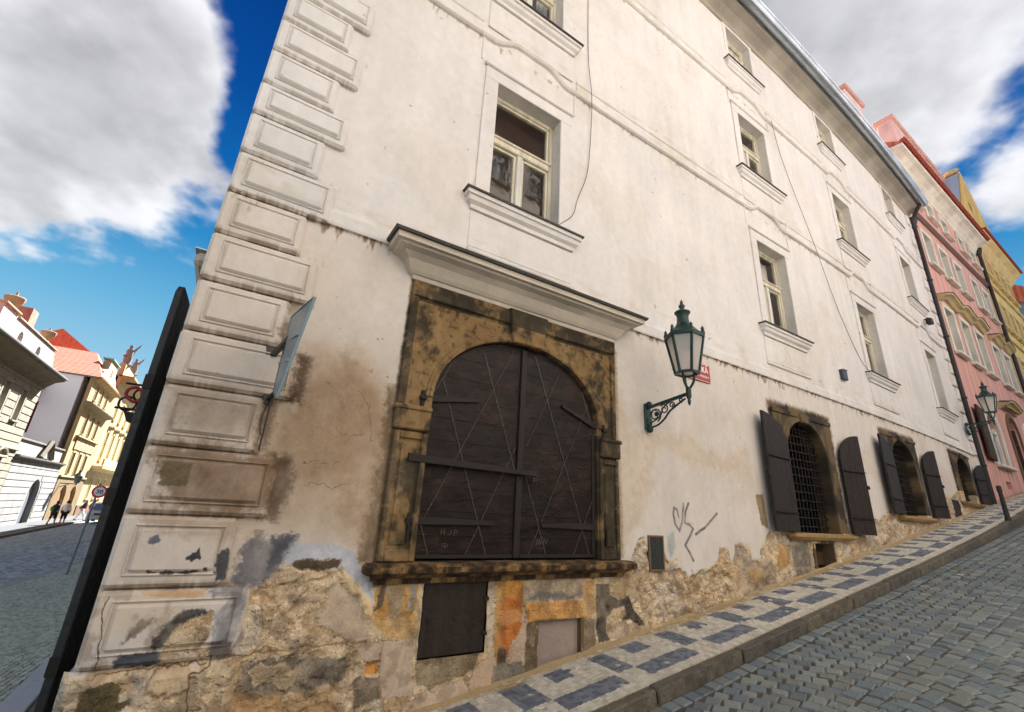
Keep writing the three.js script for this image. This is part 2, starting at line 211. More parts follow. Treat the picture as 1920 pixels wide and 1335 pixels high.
// patches seen on the photograph: outline, colour, opacity, softness of the edge, roughness of the outline, height
const PATCH = [
  { p: [[-0.1, 3.2], [0.7, 3.1], [1.6, 3.1], [1.55, 1.2], [0.75, 1.1], [-0.1, 0.7]], c: [184, 164, 144], a: 0.2, s: 0.22, w: 0.25, n: 1 },
  { p: [[4.05, 3.2], [4.3, 2.6], [5.2, 2.75], [5.9, 2.5], [6.6, 2.7], [6.6, 2.3], [5.6, 2.3], [4.8, 2.5], [4.4, 1.6], [4.05, 1.4]], c: [196, 174, 146], a: 0.42, s: 0.08, w: 0.15, n: 1 },
  { p: [[0.73, 2.72], [0.87, 2.79], [1.02, 2.76], [1.17, 2.86], [1.32, 2.72], [1.45, 2.49], [1.53, 2.27], [1.54, 1.3], [1.3, 1.45], [0.93, 1.5], [0.72, 1.5], [0.6, 1.87], [0.62, 2.15], [0.69, 2.3], [0.72, 2.46]], c: [168, 142, 114], a: 0.6, s: 0.14, w: 0.09, n: 1 },
  { p: [[0.85, 2.55], [1.1, 2.78], [1.35, 2.5], [1.44, 2.2], [1.3, 1.9], [1.0, 1.75], [0.78, 1.85], [0.72, 2.2]], c: [132, 104, 76], a: 0.4, s: 0.12, w: 0.1, n: 1 },
  { p: [[0.74, 2.73], [0.83, 2.72], [0.82, 2.36], [0.74, 2.35]], c: [70, 54, 40], a: 0.75, s: 0.035, w: 0.05, n: 1 },
  { p: [[0.73, 1.97], [0.84, 1.97], [0.89, 1.8], [0.82, 1.55], [0.74, 1.54]], c: [62, 48, 36], a: 0.75, s: 0.04, w: 0.06, n: 1 },
  { p: [[0.58, 2.34], [0.68, 2.33], [0.66, 2.05], [0.6, 1.95]], c: [90, 68, 48], a: 0.6, s: 0.04, w: 0.05, n: 1 },
  { p: [[0.6, 3.15], [0.68, 3.1], [0.66, 2.78], [0.59, 2.78]], c: [96, 76, 56], a: 0.55, s: 0.04, w: 0.05, n: 1 },
  // soot on the quoins
  { p: [[0.02, 2.34], [0.62, 2.34], [0.62, 2.1], [0.3, 2.02], [0.1, 2.1]], c: [130, 108, 84], a: 0.45, s: 0.1, w: 0.08, n: 1 },
  { p: [[0.02, 1.97], [0.76, 1.97], [0.76, 1.62], [0.5, 1.58], [0.2, 1.62], [0.1, 1.8]], c: [104, 80, 56], a: 0.66, s: 0.06, w: 0.07, n: 1 },
  { p: [[0.12, 1.86], [0.27, 1.86], [0.27, 1.72], [0.12, 1.72]], c: [96, 84, 58], a: 0.8, s: 0.006, w: 0.01 },
  { p: [[0.03, 1.56], [0.6, 1.56], [0.6, 1.42], [0.15, 1.47]], c: [140, 116, 90], a: 0.4, s: 0.05, w: 0.06, n: 1 },
  { p: [[1.45, 2.6], [1.53, 2.6], [1.54, 1.25], [1.4, 1.25], [1.46, 1.8]], c: [92, 70, 44], a: 0.6, s: 0.05, w: 0.05, n: 1 },
  { p: [[4.02, 3.6], [4.09, 3.55], [4.1, 2.2], [4.12, 1.3], [4.02, 1.3]], c: [118, 92, 56], a: 0.5, s: 0.03, w: 0.04, n: 1 },
  // painted and washed patches by the left of the portal
  { p: [[0.64, 1.16], [0.66, 1.3], [0.7, 1.42], [0.78, 1.41], [0.87, 1.43], [0.96, 1.45], [0.97, 1.38], [0.92, 1.27], [0.85, 1.2], [0.79, 1.12], [0.75, 1.13]], c: [104, 102, 106], a: 0.9, s: 0.03, w: 0.05, n: 1 },
  { p: [[0.93, 1.39], [1.25, 1.39], [1.38, 1.34], [1.45, 1.22], [1.52, 1.16], [1.57, 1.12], [1.57, 1.0], [1.46, 1.1], [1.32, 1.2], [1.27, 1.26], [0.97, 1.25], [0.9, 1.3]], c: [186, 188, 196], a: 0.9, s: 0.014, w: 0.03, v: 20 },
  { p: [[0.97, 1.29], [1.3, 1.285], [1.28, 1.23], [1.19, 1.22], [1.0, 1.235]], c: [76, 62, 42], a: 0.9, s: 0.01, w: 0.02 },
  { p: [[0.83, 1.42], [0.95, 1.44], [0.95, 1.38], [0.9, 1.28], [0.84, 1.25]], c: [70, 72, 80], a: 0.8, s: 0.025, w: 0.05, n: 1 },
  { p: [[1.31, 1.26], [1.35, 1.2], [1.46, 1.1], [1.56, 1.0], [1.56, 0.9], [1.5, 0.96], [1.44, 1.05], [1.39, 1.07], [1.33, 1.13]], c: [226, 196, 150], a: 1, s: 0.006, w: 0.012, h: 0.012 },
  { p: [[1.25, 1.12], [1.35, 1.11], [1.4, 1.05], [1.45, 1.05], [1.54, 0.88], [1.58, 0.75], [1.46, 0.76], [1.25, 0.87], [1.2, 0.88], [1.26, 1.02]], c: [186, 166, 146], a: 0.9, s: 0.006, w: 0.02, h: -0.012, flat: 0.8 },
  { p: [[0.8, 0.7], [1.06, 0.71], [1.32, 0.69], [1.46, 0.68], [1.46, 0.55], [1.35, 0.53], [1.19, 0.5], [1.06, 0.51], [0.9, 0.51], [0.8, 0.6]], c: [108, 100, 88], a: 0.85, s: 0.012, w: 0.05, v: 40 },
  { p: [[0.85, 0.65], [0.91, 0.69], [0.96, 0.66], [1.05, 0.67], [1.13, 0.61], [1.13, 0.55], [1.05, 0.53], [0.99, 0.58], [0.9, 0.58]], c: [172, 150, 118], a: 0.8, s: 0.005, w: 0.012, h: 0.008, rim: 1 },
  { p: [[0.75, 0.5], [1.4, 0.5], [1.45, 0.3], [0.7, 0.3]], c: [168, 130, 82], a: 0.6, s: 0.05, w: 0.06, v: 30 },
  { p: [[1.67, 0.75], [1.9, 0.745], [1.935, 0.67], [1.93, 0.58], [1.96, 0.38], [1.73, 0.4], [1.68, 0.54], [1.68, 0.61]], c: [188, 168, 148], a: 0.95, s: 0.005, w: 0.012, h: -0.004, flat: 0.85, crackEdge: 1 },
  { p: [[1.5, 0.73], [1.68, 0.75], [1.68, 0.63], [1.6, 0.62], [1.53, 0.66]], c: [184, 164, 144], a: 0.9, s: 0.005, w: 0.012, h: -0.008, flat: 0.8, crackEdge: 1 },
  { p: [[1.59, 0.62], [1.68, 0.61], [1.68, 0.54], [1.59, 0.55]], c: [206, 148, 78], a: 1, s: 0.006, w: 0.012, h: -0.035 },
  { p: [[1.5, 0.54], [1.68, 0.53], [1.72, 0.4], [1.55, 0.36]], c: [110, 98, 82], a: 0.9, s: 0.01, w: 0.02, h: -0.01, v: 20 },
  // lowest quoin: render gone, black paint
  { p: [[0.54, 1.01], [0.58, 1.03], [0.59, 0.97], [0.58, 0.92], [0.6, 0.83], [0.63, 0.77], [0.55, 0.74], [0.42, 0.745], [0.36, 0.755], [0.36, 0.82], [0.38, 0.86], [0.39, 0.92], [0.44, 0.97]], c: [178, 146, 106], a: 1, s: 0.006, w: 0.025, h: -0.012, rub: 1 },
  { p: [[0.33, 0.93], [0.38, 0.99], [0.43, 1.03], [0.52, 1.035], [0.55, 1.01], [0.47, 0.98], [0.41, 0.94], [0.39, 0.91], [0.37, 0.85], [0.33, 0.84], [0.31, 0.88]], c: [58, 56, 54], a: 0.95, s: 0.014, w: 0.022, n: 1 },
  { p: [[0.16, 0.8], [0.2, 0.82], [0.35, 0.825], [0.37, 0.765], [0.32, 0.745], [0.18, 0.76]], c: [62, 66, 74], a: 0.95, s: 0.01, w: 0.015, v: 25 },
  { p: [[0.17, 0.87], [0.21, 0.95], [0.23, 0.99], [0.3, 0.99], [0.26, 0.95], [0.2, 0.89]], c: [92, 84, 72], a: 0.8, s: 0.012, w: 0.025, n: 1 },
  { p: [[0.52, 1.13], [0.7, 1.14], [0.75, 1.07], [0.73, 1.0], [0.72, 0.88], [0.71, 0.77], [0.63, 0.77], [0.6, 0.87], [0.6, 1.01], [0.66, 1.05], [0.64, 1.09], [0.56, 1.095]], c: [146, 144, 146], a: 0.9, s: 0.012, w: 0.03, v: 46 },
  { p: [[0.62, 0.84], [0.72, 0.84], [0.72, 0.765], [0.62, 0.765]], c: [84, 74, 66], a: 0.85, s: 0.02, w: 0.03, n: 1 },
  { p: [[0.2, 1.13], [0.5, 1.13], [0.5, 1.095], [0.24, 1.1]], c: [196, 160, 120], a: 0.9, s: 0.008, w: 0.012 },
  { p: [[0.16, 1.415], [0.2, 1.44], [0.22, 1.41], [0.19, 1.38]], c: [96, 98, 110], a: 0.95, s: 0.006, w: 0.012 },
  { p: [[0.36, 1.31], [0.4, 1.34], [0.42, 1.38], [0.43, 1.34], [0.44, 1.31], [0.4, 1.29]], c: [62, 60, 62], a: 0.95, s: 0.004, w: 0.01 },
  { p: [[0.53, 1.33], [0.58, 1.36], [0.6, 1.3], [0.6, 1.18], [0.55, 1.17], [0.54, 1.24]], c: [60, 62, 66], a: 0.9, s: 0.008, w: 0.02 },
  { p: [[0.2, 1.235], [0.45, 1.24], [0.45, 1.225], [0.2, 1.225]], c: [58, 50, 44], a: 0.9, s: 0.004, w: 0.012 },
  { p: [[0.47, 1.26], [0.49, 1.26], [0.49, 1.24], [0.47, 1.24]], c: [60, 56, 60], a: 0.95, s: 0.004, w: 0.004 },
  { p: [[0.06, 0.66], [0.14, 0.695], [0.19, 0.695], [0.24, 0.665], [0.23, 0.63], [0.23, 0.59], [0.29, 0.605], [0.29, 0.58], [0.23, 0.55], [0.19, 0.53], [0.06, 0.5]], c: [92, 80, 52], a: 0.95, s: 0.005, w: 0.014, v: 26, h: -0.012 },
  { p: [[0.35, 0.69], [0.36, 0.725], [0.42, 0.735], [0.52, 0.735], [0.53, 0.69], [0.55, 0.62], [0.45, 0.6], [0.38, 0.615], [0.35, 0.64]], c: [202, 174, 138], a: 0.95, s: 0.006, w: 0.016, h: 0.014, flat: 0.5, crackEdge: 1 },
  // under the portal sill
  { p: [[1.57, 1.12], [1.94, 1.13], [1.94, 0.76], [1.75, 0.75], [1.6, 0.86]], c: [196, 150, 84], a: 0.95, s: 0.006, w: 0.014, h: -0.01, v: 34 },
  { p: [[1.66, 1.11], [1.8, 1.1], [1.78, 0.88], [1.7, 0.9]], c: [158, 140, 116], a: 0.9, s: 0.012, w: 0.03, v: 40 },
  { p: [[1.62, 1.11], [1.66, 1.11], [1.65, 0.97], [1.6, 0.95]], c: [76, 70, 66], a: 0.85, s: 0.01, w: 0.015 },
  { p: [[1.83, 1.11], [1.9, 1.1], [1.89, 0.95], [1.84, 0.93]], c: [160, 158, 160], a: 0.85, s: 0.012, w: 0.025, v: 30 },
  { p: [[1.9, 1.13], [1.955, 1.13], [1.955, 0.6], [1.92, 0.6]], c: [204, 180, 146], a: 0.85, s: 0.006, w: 0.01, v: 40 },
  { p: [[2.53, 1.13], [2.6, 1.13], [2.6, 0.6], [2.53, 0.62]], c: [172, 158, 138], a: 0.9, s: 0.006, w: 0.012, v: 56 },
  { p: [[2.6, 1.13], [2.88, 1.14], [2.9, 0.5], [2.62, 0.56]], c: [186, 130, 56], a: 0.97, s: 0.008, w: 0.012, v: 30, h: 0.006 },
  { p: [[2.64, 0.97], [2.87, 0.99], [2.88, 0.56], [2.66, 0.55]], c: [182, 106, 48], a: 0.9, s: 0.02, w: 0.03, v: 28 },
  { p: [[2.66, 0.62], [2.74, 0.6], [2.74, 0.5], [2.67, 0.5]], c: [78, 68, 58], a: 0.9, s: 0.01, w: 0.02 },
  { p: [[2.76, 0.62], [2.86, 0.74], [2.9, 0.9], [2.93, 0.9], [2.93, 0.4], [2.84, 0.42], [2.74, 0.52]], c: [184, 162, 142], a: 0.95, s: 0.006, w: 0.012, h: 0.006 },
  { p: [[1.94, 0.6], [2.5, 0.63], [2.46, 0.52], [2.36, 0.46], [2.1, 0.41], [1.98, 0.45]], c: [128, 112, 86], a: 0.95, s: 0.006, w: 0.02, h: -0.004, v: 44, crackEdge: 1 },
  { p: [[2.44, 0.5], [2.62, 0.61], [2.66, 0.5], [2.62, 0.36], [2.4, 0.36]], c: [190, 164, 138], a: 0.95, s: 0.006, w: 0.012, h: 0.002, flat: 0.7, crackEdge: 1 },
  { p: [[1.98, 0.4], [2.12, 0.39], [2.36, 0.43], [2.42, 0.36], [2.3, 0.2], [1.9, 0.1]], c: [188, 166, 144], a: 0.95, s: 0.006, w: 0.012, h: 0.002, flat: 0.7, crackEdge: 1 },
  { p: [[2.62, 0.5], [2.9, 0.5], [2.94, 0.38], [2.6, 0.34]], c: [122, 116, 106], a: 0.9, s: 0.006, w: 0.012 },
  { p: [[2.89, 1.14], [3.62, 1.13], [3.6, 0.94], [2.89, 0.945]], c: [176, 158, 132], a: 0.95, s: 0.008, w: 0.014, v: 30, h: -0.006 },
  { p: [[2.95, 1.0], [3.1, 1.03], [3.3, 0.985], [3.55, 1.01], [3.58, 0.94], [2.92, 0.945]], c: [116, 112, 112], a: 0.8, s: 0.02, w: 0.05, n: 1 },
  { p: [[2.91, 0.94], [3.58, 0.925], [3.61, 0.78], [3.04, 0.79], [2.93, 0.78]], c: [198, 146, 82], a: 0.97, s: 0.006, w: 0.01, v: 30, h: 0.012 },
  { p: [[3.58, 1.1], [3.72, 1.1], [3.72, 0.8], [3.6, 0.76]], c: [192, 144, 86], a: 0.8, s: 0.012, w: 0.02, v: 26 },
  { p: [[2.93, 0.78], [3.04, 0.785], [3.06, 0.4], [2.92, 0.38]], c: [112, 98, 74], a: 0.95, s: 0.006, w: 0.01, v: 24 },
  { p: [[3.56, 0.77], [3.73, 0.76], [3.73, 0.46], [3.56, 0.45]], c: [128, 110, 90], a: 0.95, s: 0.006, w: 0.01, v: 24 },
  { p: [[3.73, 1.06], [3.92, 1.06], [3.93, 0.96], [4.05, 0.91], [4.11, 0.92], [4.18, 0.945], [4.22, 0.87], [4.28, 0.79], [4.41, 0.67], [4.33, 0.65], [4.21, 0.72], [4.01, 0.69], [4.14, 0.76], [4.12, 0.84], [3.98, 0.83], [3.88, 0.75], [3.87, 0.64], [3.92, 0.57], [3.76, 0.55], [3.74, 0.76]], c: [76, 70, 60], a: 0.95, s: 0.006, w: 0.016, v: 40, h: -0.008, rim: 1 },
  { p: [[3.95, 1.05], [4.2, 1.08], [4.16, 0.95], [4.06, 0.93], [3.96, 0.97]], c: [178, 152, 112], a: 0.95, s: 0.006, w: 0.014, h: 0.008, rim: 1 },
  { p: [[3.93, 0.6], [4.05, 0.66], [4.2, 0.7], [4.2, 0.62], [3.98, 0.55]], c: [192, 172, 150], a: 0.9, s: 0.008, w: 0.016, h: 0.006 },
  // right of the portal
  { p: [[6.3, 1.14], [6.46, 1.18], [6.62, 1.14], [6.56, 1.0], [6.41, 0.98], [6.26, 1.03]], c: [206, 160, 92], a: 1, s: 0.01, w: 0.02, h: 0.012, v: 20, rim: 1 },
  { p: [[6.2, 1.24], [6.6, 1.24], [6.95, 1.2], [6.9, 0.98], [6.3, 0.9], [6.1, 1.0]], c: [136, 122, 104], a: 0.55, s: 0.05, w: 0.06, v: 30 },
  { p: [[7.48, 1.46], [7.87, 1.48], [7.9, 1.29], [7.87, 1.1], [7.44, 1.04], [7.37, 1.18]], c: [124, 116, 104], a: 0.95, s: 0.012, w: 0.02, h: 0.012, v: 30 },
  { p: [[6.99, 1.29], [7.1, 1.43], [7.31, 1.39], [7.3, 1.21], [7.03, 1.13], [6.94, 1.19]], c: [176, 138, 88], a: 0.95, s: 0.012, w: 0.02, h: 0.012, v: 20 },
  { p: [[6.66, 2.07], [6.86, 2.08], [6.88, 1.64], [6.72, 1.7]], c: [160, 138, 108], a: 0.95, s: 0.006, w: 0.016, h: -0.01, v: 20 },
  { p: [[4.8, 1.5], [4.92, 1.56], [4.94, 1.4], [4.86, 1.3], [4.8, 1.36]], c: [150, 158, 158], a: 0.6, s: 0.03, w: 0.03, n: 1 },
];
for (const q of PATCH) { q.b = [9, -9, 9, -9]; for (const [x, y] of q.p) { q.b[0] = Math.min(q.b[0], x); q.b[1] = Math.max(q.b[1], x); q.b[2] = Math.min(q.b[2], y); q.b[3] = Math.max(q.b[3], y); } const m = q.s + q.w + 0.06; q.b[0] -= m; q.b[1] += m; q.b[2] -= m; q.b[3] += m; }
const LINES = [ // cracks [points, half width, depth, colour], then spray paint
  [[[0.06, 1.11], [0.05, 1.07], [0.05, 1.03], [0.06, 1.0], [0.07, 0.95], [0.08, 0.91], [0.08, 0.86], [0.1, 0.81], [0.09, 0.76]], 0.002, 0.008, [66, 48, 36], 0.02],
  [[[0.53, 0.69], [0.55, 0.62], [0.55, 0.56], [0.57, 0.52], [0.56, 0.4]], 0.003, 0.01, [104, 74, 46], 0.03], [[[0.53, 0.69], [0.59, 0.71], [0.62, 0.73], [0.63, 0.77]], 0.003, 0.01, [104, 74, 46], 0.03],
  [[[0.7, 0.735], [0.93, 0.75], [1.18, 0.75], [1.56, 0.75]], 0.004, 0.012, [170, 134, 92], 0.03], [[[0.1, 0.73], [0.3, 0.735], [0.6, 0.74]], 0.003, 0.01, [120, 88, 56], 0.03],
  [[[0.93, 1.93], [1.02, 1.95], [1.1, 1.94], [1.17, 1.97]], 0.0014, 0.003, [104, 72, 46], 0.045], [[[1.1, 2.2], [1.16, 2.16], [1.23, 2.17], [1.32, 2.2]], 0.0014, 0.003, [104, 72, 46], 0.045], [[[0.95, 1.78], [1.05, 1.8], [1.15, 1.77], [1.3, 1.82]], 0.0014, 0.003, [110, 78, 50], 0.045], [[[1.2, 2.52], [1.3, 2.45], [1.36, 2.3], [1.37, 2.15]], 0.0015, 0.003, [98, 72, 48], 0.05],
  [[[5.03, 1.72], [5.01, 1.8], [4.96, 1.82], [4.94, 1.75], [4.96, 1.64], [5.03, 1.57], [5.09, 1.68], [5.13, 1.87]], 0.015, 0, [112, 106, 102], 0.012], [[[5.22, 1.88], [5.16, 1.79], [5.13, 1.66], [5.22, 1.64], [5.27, 1.6], [5.21, 1.52], [5.11, 1.42], [5.17, 1.35], [5.23, 1.26]], 0.015, 0, [104, 100, 97], 0.012], [[[5.31, 1.54], [5.5, 1.62], [5.76, 1.79]], 0.014, 0, [92, 88, 86], 0.012],
  [[[8.05, 4.55], [8.2, 4.4], [8.22, 4.25], [8.3, 3.6]], 0.003, 0.002, [170, 140, 108], 0.02], [[[9.2, 4.5], [9.25, 4.1], [9.4, 3.5]], 0.003, 0.002, [166, 138, 108], 0.02],
].map((l) => { const b = [99, -99, 99, -99]; for (const [x, y] of l[0]) { b[0] = Math.min(b[0], x - 0.05); b[1] = Math.max(b[1], x + 0.05); b[2] = Math.min(b[2], y - 0.05); b[3] = Math.max(b[3], y + 0.05); } return [...l, b]; });
const segD = (x, y, a, b) => { const dx = b[0] - a[0], dy = b[1] - a[1], t = clamp(((x - a[0]) * dx + (y - a[1]) * dy) / (dx * dx + dy * dy), 0, 1); return Math.hypot(x - a[0] - dx * t, y - a[1] - dy * t); };
function polySD(P, x, y) { let d = 9, ins = false; for (let i = 0, j = P.length - 1; i < P.length; j = i++) { const a = P[i], b = P[j]; d = Math.min(d, segD(x, y, a, b)); if ((a[1] > y) !== (b[1] > y) && x < ((b[0] - a[0]) * (y - a[1])) / (b[1] - a[1]) + a[0]) ins = !ins; } return ins ? d : -d; }
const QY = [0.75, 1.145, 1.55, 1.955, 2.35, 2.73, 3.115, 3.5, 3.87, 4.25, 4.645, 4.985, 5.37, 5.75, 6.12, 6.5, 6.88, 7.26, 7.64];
const LEDGES = [3.88, 7.13, 10.05];
const wo = [0, 0, 0], mo = { r: 0, g: 0, b: 0, h: 0, f: 0 };
const archC = [8.25, 12.3, 16.75];
const rb = { R: 0, G: 0, B: 0, h: 0, f: 0 };
function rubble(x, y, w1, w2, w3, w5, fine, gr) {
    worley(x * 3.6 + w1 * 1.6, y * 5.2 + w2 * 1.8, wo); const joint = ss(0.03, 0.16, wo[1] - wo[0]), id = wo[2], rel = fbm(x * 13 + w1 * 3, y * 15, 5), rid = 1 - Math.abs(fbm(x * 7 + 3, y * 8 + w1 * 2, 4) - 0.5) * 4;
    const tq = fbm(x * 6.5 + w1 * 1.5 + 4, y * 7.5 + w3 * 0.5, 5) * 9, lay = Math.floor(tq), fr = tq - lay, lv = lay - 4, cut = ss(0.12, 0.0, fr) , brow = ss(0.86, 1.0, fr);
    const tone = (id - 0.5) * 34 + (NT[(lay * 977 + 31) & 65535] - 0.5) * 26 + (rel - 0.5) * 64 + w5 * 40 + gr * 16 + fine * 20; let R = 202 + tone, G = 180 + tone * 0.97, B = 150 + tone * 0.92;
    if (id > 0.72) { R -= 22; G -= 14; B -= 2; } else if (id < 0.2) { R += 4; G -= 2; B -= 8; }
    const jk = (1 - joint) * 0.55; R = mix(R, 150, jk); G = mix(G, 122, jk); B = mix(B, 88, jk);
    const gre = ss(0.5, 0.66, fbm(x * 2.6 + 70, y * 3 + 4, 4)) * 0.4; R = mix(R, 118 + tone * 0.5, gre); G = mix(G, 108 + tone * 0.5, gre); B = mix(B, 94 + tone * 0.5, gre);
    const rk = Math.max(ss(0.6, 0.95, rid) * 0.3, brow * 0.4 * ss(0.35, 0.6, rel + w3)); const dk2 = cut * 0.5 * ss(0.35, 0.6, rel - w3); R = mix(R, 118, dk2); G = mix(G, 88, dk2); B = mix(B, 56, dk2); R = mix(R, 222, rk); G = mix(G, 192, rk); B = mix(B, 148, rk);  // flake edge contrast painted up to stand in for weakly lit relief
  worley(x * 26 + w3 * 4, y * 26, wo); const peb = ss(0.32, 0.12, wo[0]), pit = ss(0.24, 0.08, wo[0]) * (wo[2] < 0.3 ? 1 : 0), pk = wo[2] > 0.62 ? peb : 0;
  R += pk * 34 - pit * 70; G += pk * 30 - pit * 68; B += pk * 24 - pit * 60;
  rb.R = R; rb.G = G; rb.B = B; rb.h = -0.02 + joint * 0.008 + lv * 0.006 + brow * 0.006 + (rel - 0.5) * 0.05; rb.f = (rel - 0.5) * 0.008 + w5 * 0.006 + gr * 0.0015 + brow * 0.003 - cut * 0.003 + pk * 0.003 - pit * 0.004; return rb;
}
function matter(x, y) {
  const o = mo, big = fbm(x * 0.7 + 3, y * 0.7, 3) - 0.5, mid = fbm(x * 2.3, y * 1.7 + 20, 4) - 0.5, fine = fbm(x * 16 + 7, y * 14, 4) - 0.5, streak = fbm(x * 7 + 50, y * 0.8, 3) - 0.5, gr = n2(x * 190, y * 190) - 0.5;
  const w1 = fbm(x * 5 + 11, y * 5, 3) - 0.5, w2 = fbm(x * 5, y * 5 + 31, 3) - 0.5, w3 = fbm(x * 24 + 5, y * 24, 3) - 0.5, w4 = fbm(x * 24, y * 24 + 9, 3) - 0.5, w5 = fbm(x * 75 + 2, y * 75, 3) - 0.5;
  // plaster
  let l = big * 16 + mid * 14 + streak * 12 + fine * 12 + gr * 6;
  let r = 219 + l, g = 214 + l * 1.02 - mid * 3, b = 210 + l * 1.05 - mid * 5, h = 0, f = fine * 0.0018 + gr * 0.0004;
  const gf = ss(3.9, 3.88, y); r -= gf * 4; g -= gf * 8; b -= gf * 13; // the ground floor wears an older, yellower coat
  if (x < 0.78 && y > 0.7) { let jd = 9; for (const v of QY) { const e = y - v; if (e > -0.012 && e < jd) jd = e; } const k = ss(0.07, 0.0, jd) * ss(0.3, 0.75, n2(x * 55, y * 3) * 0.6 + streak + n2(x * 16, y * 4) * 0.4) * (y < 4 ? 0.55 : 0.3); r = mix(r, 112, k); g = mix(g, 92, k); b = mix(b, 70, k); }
  // weathered yellowish blotches and grey film with an outline
  const blot = ss(0.12, 0.3, fbm(x * 1.1 + 60, y * 1.4 + 8, 5) - 0.42 + w3 * 0.15); r -= blot * 4; g -= blot * 6; b -= blot * 9;
  const chip = ss(0.295, 0.31, fbm(x * 11 + 90, y * 11, 3) - 0.58); r -= chip * 50; g -= chip * 56; b -= chip * 58; f -= chip * 0.001;
  // dirt drips hanging under the ledges
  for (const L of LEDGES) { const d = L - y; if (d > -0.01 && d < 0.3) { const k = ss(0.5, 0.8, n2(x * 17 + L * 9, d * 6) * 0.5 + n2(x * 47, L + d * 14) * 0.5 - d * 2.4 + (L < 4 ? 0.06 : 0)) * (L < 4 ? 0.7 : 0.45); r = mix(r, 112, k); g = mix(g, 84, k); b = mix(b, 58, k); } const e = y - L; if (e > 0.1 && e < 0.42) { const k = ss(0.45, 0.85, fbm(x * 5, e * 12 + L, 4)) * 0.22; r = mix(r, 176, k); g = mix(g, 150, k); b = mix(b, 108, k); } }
  // arched cellar windows: sooty stone frames
  for (const c of archC) if (Math.abs(x - c) < 1.05 && y < 3.6 + (c > 10 ? 0.12 : 0) + (c > 15 ? 0.12 : 0) && y > 1.5) {
    const k = ss(1.04, 0.9, Math.abs(x - c) + w3 * 0.1) * ss(3.58, 3.47, y + w4 * 0.06 - (c > 10 ? 0.15 : 0) - (c > 15 ? 0.1 : 0)), t = ss(0.36, 0.62, fbm(x * 4 + 8, y * 3, 4));
    r = mix(r, mix(104, 48, t), k); g = mix(g, mix(86, 40, t), k); b = mix(b, mix(60, 30, t), k);
  }
  // portal stone
  if (x > 1.5 && x < 4.06 && y > 1.1 && y < 3.66) {
    const ex = Math.min(x - 1.53, 4.02 - x), sp = y > 2.5; let t = fbm(x * 4.2 + 2, y * 3.1, 5) + 0.55 * (fbm(x * 17, y * 15, 3) - 0.5);
    t += sp ? (y > 3.44 ? 0.18 : ex < 0.07 ? 0.14 : -0.09) : (x > 3 ? 0.17 : 0.03) + (ex < 0.04 ? 0.1 : 0);
    const k = ss(0.36, 0.68, t), v = mid * 24 + fine * 34, spot = ss(0.58, 0.74, fbm(x * 26 + w1 * 4, y * 22, 5)) * 0.55;
    const kk = Math.max(k, sp ? spot : spot * 0.5), in1 = ss(1.5, 1.535, x + w3 * 0.02) * ss(4.055, 4.02, x + w3 * 0.02);
    r = mix(r, mix(132, 60, kk) + v, in1); g = mix(g, mix(105, 51, kk) + v, in1); b = mix(b, mix(68, 36, kk) + v * 0.8, in1); f += fine * 0.002;
  }
  // peeled render, rubble and old mortar below
  const yp = lerpList(peelLine, x + w3 * 0.03) + w4 * 0.07 + w2 * 0.05, dp = yp - y; let pe = ss(-0.004, 0.008, dp);
  if (x < 0.76 && y > 0.748) pe = 0;
  if (pe > 0 || dp > -0.06) {
    const q = rubble(x, y, w1, w2, w3, w5, fine, gr); let R = q.R, G = q.G, B = q.B;
    const lip = ss(0.03, 0.0, Math.abs(dp - 0.008)) * (x < 1.56 || x > 4.1 ? 0.75 : 0.2); R = mix(R, 228, lip); G = mix(G, 202, lip); B = mix(B, 160, lip);
    r = mix(r, R, pe); g = mix(g, G, pe); b = mix(b, B, pe);
    const deep = x > 1.56 && x < 4.1 ? 0.4 : 1;
    h = mix(h, q.h * deep * ss(0, 0.05, dp + 0.01), pe); f += pe * q.f;
  }
  for (const q of PATCH) {
    if (x < q.b[0] || x > q.b[1] || y < q.b[2] || y > q.b[3]) continue;
    let sd = polySD(q.p, x + w1 * q.w + w3 * q.w, y + w2 * q.w + w4 * q.w); if (sd < -q.s - 0.06) continue; sd += w5 * (0.012 + q.w * 0.9) + w3 * (0.01 + q.w * 0.5);
    let m = ss(-q.s, q.s, sd) * q.a; if (q.n) m *= 0.55 + 0.9 * clamp(fbm(x * 9 + 4, y * 6 + q.c[0], 4) + streak * 0.4, 0.1, 0.9); m = Math.min(m, 1);
    const t = (fbm(x * 17 + q.c[1], y * 15, 5) - 0.5) * 2.4 * (q.v ?? 16) + w5 * 26; if (q.rub) { const k = rubble(x, y, w1, w2, w3, w5, fine, gr); r = mix(r, k.R, m); g = mix(g, k.G, m); b = mix(b, k.B, m); f += m * (k.f - 0.003); } else { r = mix(r, q.c[0] + t, m); g = mix(g, q.c[1] + t, m); b = mix(b, q.c[2] + t * 0.9, m); }
    if (q.h !== undefined) { h = mix(h, q.h + (q.flat ? h * (1 - q.flat) * 0.5 : h * 0.55), m); f += m * 0.0012; if (q.flat) f = mix(f, gr * 0.0015 + fine * 0.002, m * q.flat); }
    if (q.rim) { const k = ss(0.012, 0.0, Math.abs(sd)) * 0.6; r = mix(r, 220, k); g = mix(g, 194, k); b = mix(b, 156, k); f += k * 0.002; }
    if (q.crackEdge) { const k = ss(0.007, 0.0, Math.abs(sd + w3 * 0.012)) * (0.25 + 0.6 * ss(0.4, 0.6, fbm(x * 6, y * 6 + 7, 2))); r = mix(r, 120, k); g = mix(g, 90, k); b = mix(b, 58, k); h -= k * 0.014; f -= k * 0.003; }
  }
